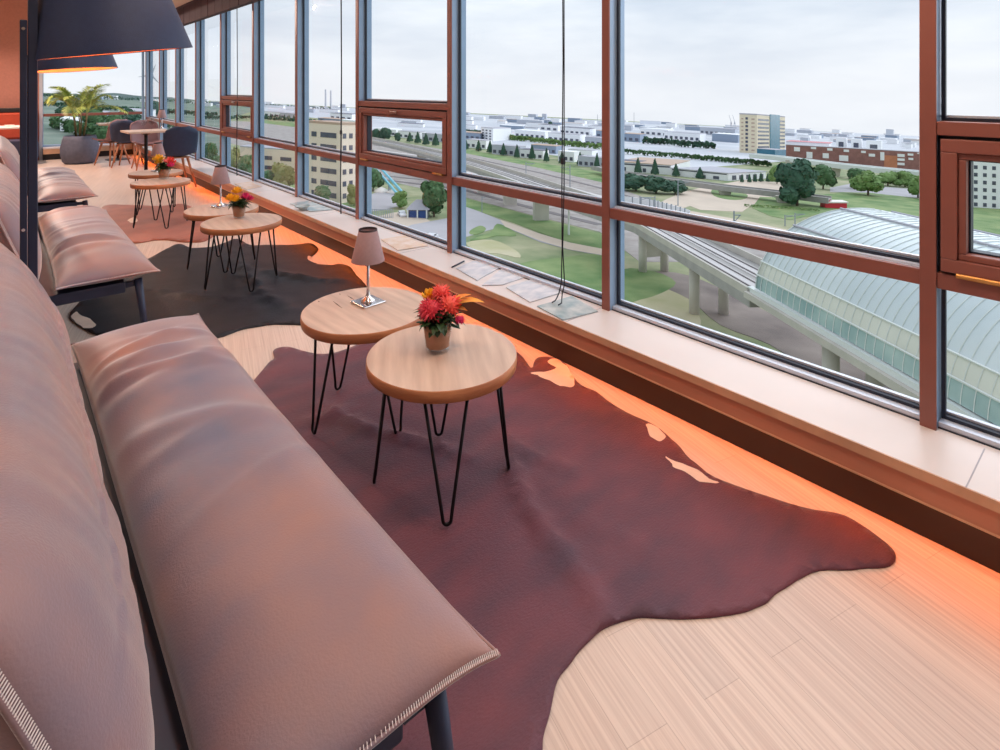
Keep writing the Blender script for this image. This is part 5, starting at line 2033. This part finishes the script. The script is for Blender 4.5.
# ------------------------------------------------------------------ masts, cranes, turbine, chimneys, small things
def mast(label, u, vb, vt, r, name='catenary_mast', cat='mast', arm=0.0, m='steel_grey', group='catenary masts by the railway'):
    P, Z = atg(u, vb)
    H = (vb - vt) * Z / F
    root = thing(name, label, cat, P, -TH, group)
    bm = BM()
    tube(bm, [(0, 0, -0.5), (0, 0, H)], [r, r * 0.8], 8)
    obj('pole', bm, M[m], root)
    if arm:
        bm = BM()
        tube(bm, [(0, 0, H * 0.92), (arm, 0, H * 0.92)], r * 0.6, 6)
        tube(bm, [(0, 0, H * 0.78), (arm * 0.9, 0, H * 0.92)], r * 0.45, 6)
        obj('arm', bm, M[m], root)
    return root


for (u, vb, vt, a) in ((526, 181, 162, 4), (570, 192, 165, -4), (640, 214, 196, 4), (678, 206, 180, 4), (655, 216, 196, -4), (795, 228, 213, 3), (785, 226, 215, 3)):
    mast('slim grey overhead-line mast beside the railway tracks', u, vb, vt, 0.2, arm=a)
mast('pale lamp post on the lawn in front of the railway viaduct', 568.8, 235, 203, 0.28, 'street_lamp', 'street lamp', 1.2, 'white_steel', None)
mast('dark slim lamp post on the grass left of the path', 482, 213, 196, 0.12, 'street_lamp', 'street lamp', 1.0, 'steel_grey', None)
mast('grey mast standing on the viaduct before the station roof', 734, 262, 211, 0.22, 'signal_mast', 'mast', 1.5, 'steel_grey', None)
mast('thin far radio mast on the skyline left of the sand tower', 634, 124, 112.5, 1.6, 'radio_mast', 'mast', 0, 'steel_grey', None)
mast('pale far church-like spire on the skyline beside the thin mullion', 597.5, 122, 114.5, 1.8, 'spire', 'spire', 0, 'steel_grey', None)
for i, u in enumerate((731, 734.5)):
    P, Z = atg(u, 129)
    H = 14 * Z / F
    cr = thing('harbour_crane', ('pale harbour crane far left of the sand tower, farther left jib', 'pale harbour crane closest to the sand tower')[i], 'crane', P, -TH)
    bm = BM()
    tube(bm, [(-8, 0, 0), (0, 0, H * 0.55)], 2, 5)
    tube(bm, [(8, 0, 0), (0, 0, H * 0.55)], 2, 5)
    obj('tower', bm, M['bld_grey'], cr)
    bm = BM()
    tube(bm, [(6, 0, H * 0.35), (-14, 0, H)], [2.2, 1.2], 5)
    obj('jib', bm, M['bld_grey'], cr)
for i, u in enumerate((325.6, 330.8)):
    P, Z = atg(u, 110)
    H = (110 - (89.5 + i)) * Z / F
    bm = BM()
    lathe(bm, [(5.5, -5), (4.0, H), (3.2, H), (3.2, H - 3)], 16, cap1=False)
    o = obj('chimney', bm, M['chimney'], smooth=False)
    o.location = P
    tag(o, ('left one of two tall pale power-station chimneys on the skyline', 'right one of two tall pale power-station chimneys on the skyline')[i], 'chimney')
# wind turbine through the end window
P, Z = atg(152, 112)
H = (112 - 76) * Z / F
wtb = thing('wind_turbine', 'slim white wind turbine beyond the end window', 'wind turbine', P, -TH + 0.3)
bm = BM()
lathe(bm, [(2.6, -3), (1.5, H)], 16)
obj('tower', bm, M['bld_grey'], wtb, smooth=True)
obj('nacelle', bxm(-1.8, 1.8, -4, 4, H, H + 3.4), M['bld_grey'], wtb, bevel=0.4)
BLn = 11.5 * Z / F
for k in range(3):
    a = 0.35 + 2 * PI * k / 3
    bm = BM()
    d = Vector((math.sin(a), 0, math.cos(a)))
    t = Vector((math.cos(a), 0, -math.sin(a)))
    prof = [(0, 1.1), (0.12, 1.8), (0.5, 1.1), (1.0, 0.3)]
    vs = []
    for (l, w) in prof:
        b = Vector((0, -4.6, H + 1.7)) + d * BLn * l
        vs.append([bm.verts.new(b + t * w * x + Vector((0, y, 0))) for x, y in ((-1, 0), (0, -0.5), (1, 0), (0, 0.5))])
    for A_, B_ in zip(vs, vs[1:]):
        for q in range(4):
            bm.faces.new((A_[q], A_[(q + 1) % 4], B_[(q + 1) % 4], B_[q]))
    bm.faces.new(vs[0][::-1])
    bm.faces.new(vs[-1])
    obj('blade', bm, M['bld_grey'], wtb)

# noise barrier along the tracks by the bend
for (pts, lab, hh) in (([(624, 210), (650, 213), (676, 221), (690, 226)], 'pale ribbed screen fence along the railway bend, taller left run', 4.5), ([(694, 226), (722, 232), (760, 243)], 'pale ribbed screen fence along the railway bend, lower right run', 3.2)):
    P = [atg(u, v)[0] for u, v in pts]
    nb = thing('screen_fence', lab, 'fence', P[0])
    bm = BM()
    strip(bm, P, -0.1, 0.1, 0, hh)
    part('panel', bm, M['bld_white'], nb)
    for a, b in zip(P, P[1:]):
        m_ = max(2, int((b - a).length / 2.2))
        for k in range(m_):
            q = a.lerp(b, k / m_)
            part('post', bxm(q.x - 0.18, q.x + 0.18, q.y - 0.18, q.y + 0.18, gz(q.x) - 0.2, gz(q.x) + hh + 0.25), M['steel_grey'], nb)

# red market stall, red car, little gatehouse, slide, tents, cars
P, Z = atg(836, 208.5)
stl = thing('market_stall', 'red flat-roofed stall with white front edge behind the station roof ridge', 'stall', P, -TH)
w_, h_ = 22 * Z / F, 8 * Z / F
obj('wall', bxm(-w_ / 2, w_ / 2, 0, w_ * 0.4, -0.5, h_ * 0.7), M['red_paint'], stl)
obj('roof', bxm(-w_ / 2 - 0.3, w_ / 2 + 0.3, -0.5, w_ * 0.4 + 0.3, h_ * 0.7 + 0.01, h_ * 0.85), M['white'], stl)
obj('sign_board', bxm(-w_ / 2, -w_ / 4, 0.2, w_ * 0.4, h_ * 0.86, h_ * 1.15), M['red_paint'], stl)


def car(label, u, vb, wpx, m, rz, group=None):
    P, Z = atg(u, vb)
    root = thing('car', label, 'car', P, rz, group)
    L_ = 4.3
    bm = BM()
    pr_ = [(-2.15, 0.25), (-2.15, 0.75), (-1.35, 0.9), (-0.75, 1.42), (0.8, 1.45), (1.5, 0.95), (2.15, 0.85), (2.15, 0.25)]
    A_ = [bm.verts.new((x, -0.85, z)) for x, z in pr_]
    B_ = [bm.verts.new((x, 0.85, z)) for x, z in pr_]
    bm.faces.new(A_[::-1])
    bm.faces.new(B_)
    for k in range(len(pr_)):
        bm.faces.new((A_[k], A_[(k + 1) % len(pr_)], B_[(k + 1) % len(pr_)], B_[k]))
    obj('body', bm, m, root, bevel=0.08)
    obj('windows', bxm(-0.95, 1.0, -0.87, 0.87, 0.95, 1.32), M['win_dark'], root)
    for x in (-1.35, 1.35):
        for y in (-0.8, 0.8):
            bm = BM()
            tube(bm, [(x, y - 0.1, 0.32), (x, y + 0.1, 0.32)], 0.32, 14)
            obj('wheel', bm, M['seal'], root)
    return root


car('red car parked on the embankment above the station roof, nearest the thick mullion', 903, 221, 15, M['red_paint'], 0.1).scale = (1.5, 1.5, 1.5)
car('pink-red car half hidden behind the station roof ridge', 886, 218, 15, M['red_paint'], 0.1)
car('pale car driving on the small road below the brown vent', 431, 240, 10, M['car_white'], 0.5)
car('pale car parked before the blue-doored gatehouse', 402, 216, 6, M['car_white'], 1.2)
P, Z = atg(418, 218)
gh = thing('gatehouse', 'little gatehouse with grey hipped roof and blue doors beside the leafy tree', 'gatehouse', P, -TH)
w_, h_ = 20 * Z / F, 8.5 * Z / F
obj('wall', bxm(-w_ / 2, w_ / 2, 0, w_ * 0.8, -0.5, h_), M['win_dark'], gh)
bm = BM()
v = [bm.verts.new(p) for p in ((-w_ / 2 - 0.5, -0.8, h_), (w_ / 2 + 0.5, -0.8, h_), (w_ / 2 + 0.5, w_ * 0.9, h_), (-w_ / 2 - 0.5, w_ * 0.9, h_), (-w_ * 0.15, w_ * 0.4, h_ * 2.0), (w_ * 0.15, w_ * 0.4, h_ * 2.0))]
for q in ((0, 1, 5, 4), (1, 2, 5), (2, 3, 4, 5), (3, 0, 4), (3, 2, 1, 0)):
    bm.faces.new([v[k] for k in q])
obj('roof', bm, M['roof_grey'], gh)
for k in range(2):
    x = -w_ * 0.42 + k * w_ * 0.44
    obj('door', bxm(x, x + w_ * 0.38, -0.12, 0.0, 0.0, h_ * 0.85), M['door_blue'], gh)
for x in (-w_ / 2, -w_ * 0.02, w_ * 0.44):
    obj('post', bxm(x - 0.15, x + 0.2, -0.75, -0.45, 0.0, h_), M['white_steel'], gh)
a, Za = atg(398, 196)
b, Zb = atg(374, 186)
sd = thing('tube_slide', 'pale cyan inclined tube rising behind the dark tree', 'slide', a)
for off in (0.0, 2.0):
    bm = BM()
    tube(bm, [a + Vector((off, -off * 0.3, 0.5)), b + Vector((off, -off * 0.3, (186 - 167) * Zb / F))], 0.45, 10)
    part('tube', bm, M['cyan'], sd)
for t in (0.35, 0.75):
    q = a.lerp(b, t)
    part('support', bxm(q.x - 0.2, q.x + 0.2, q.y - 0.2, q.y + 0.2, gz(q.x) - 0.3, gz(q.x) + (186 - 167) * Zb / F * t), M['steel_grey'], sd)
for i, (u, vb, w) in enumerate(((381, 192, 14), (392, 193, 10))):
    P, Z = atg(u, vb)
    w_ = w * Z / F / 2
    bm = BM()
    lathe(bm, [(w_, -0.3), (w_ * 0.95, w_ * 0.25), (w_ * 0.6, w_ * 0.5), (w_ * 0.2, w_ * 0.66), (0.02, w_ * 0.7)], 20, cap1=True)
    o = obj('tent', bm, M['white'], smooth=True)
    o.location = P
    tag(o, ('white domed tent under the cyan tube, larger one', 'white domed tent under the cyan tube, smaller one')[i], 'tent')
a, b = atg(367, 218)[0], atg(393, 218)[0]
fn = thing('railing', 'grey upright-bar railing left of the gatehouse', 'fence', a)
bm = BM()
strip(bm, [a, b], -0.05, 0.05, 2.2, 2.35)
strip(bm, [a, b], -0.05, 0.05, 0.2, 0.32)
part('rail', bm, M['steel_grey'], fn)
for k in range(15):
    q = a.lerp(b, k / 14)
    part('bar', bxm(q.x - 0.07, q.x + 0.07, q.y - 0.07, q.y + 0.07, gz(q.x), gz(q.x) + 2.4), M['steel_grey'], fn)
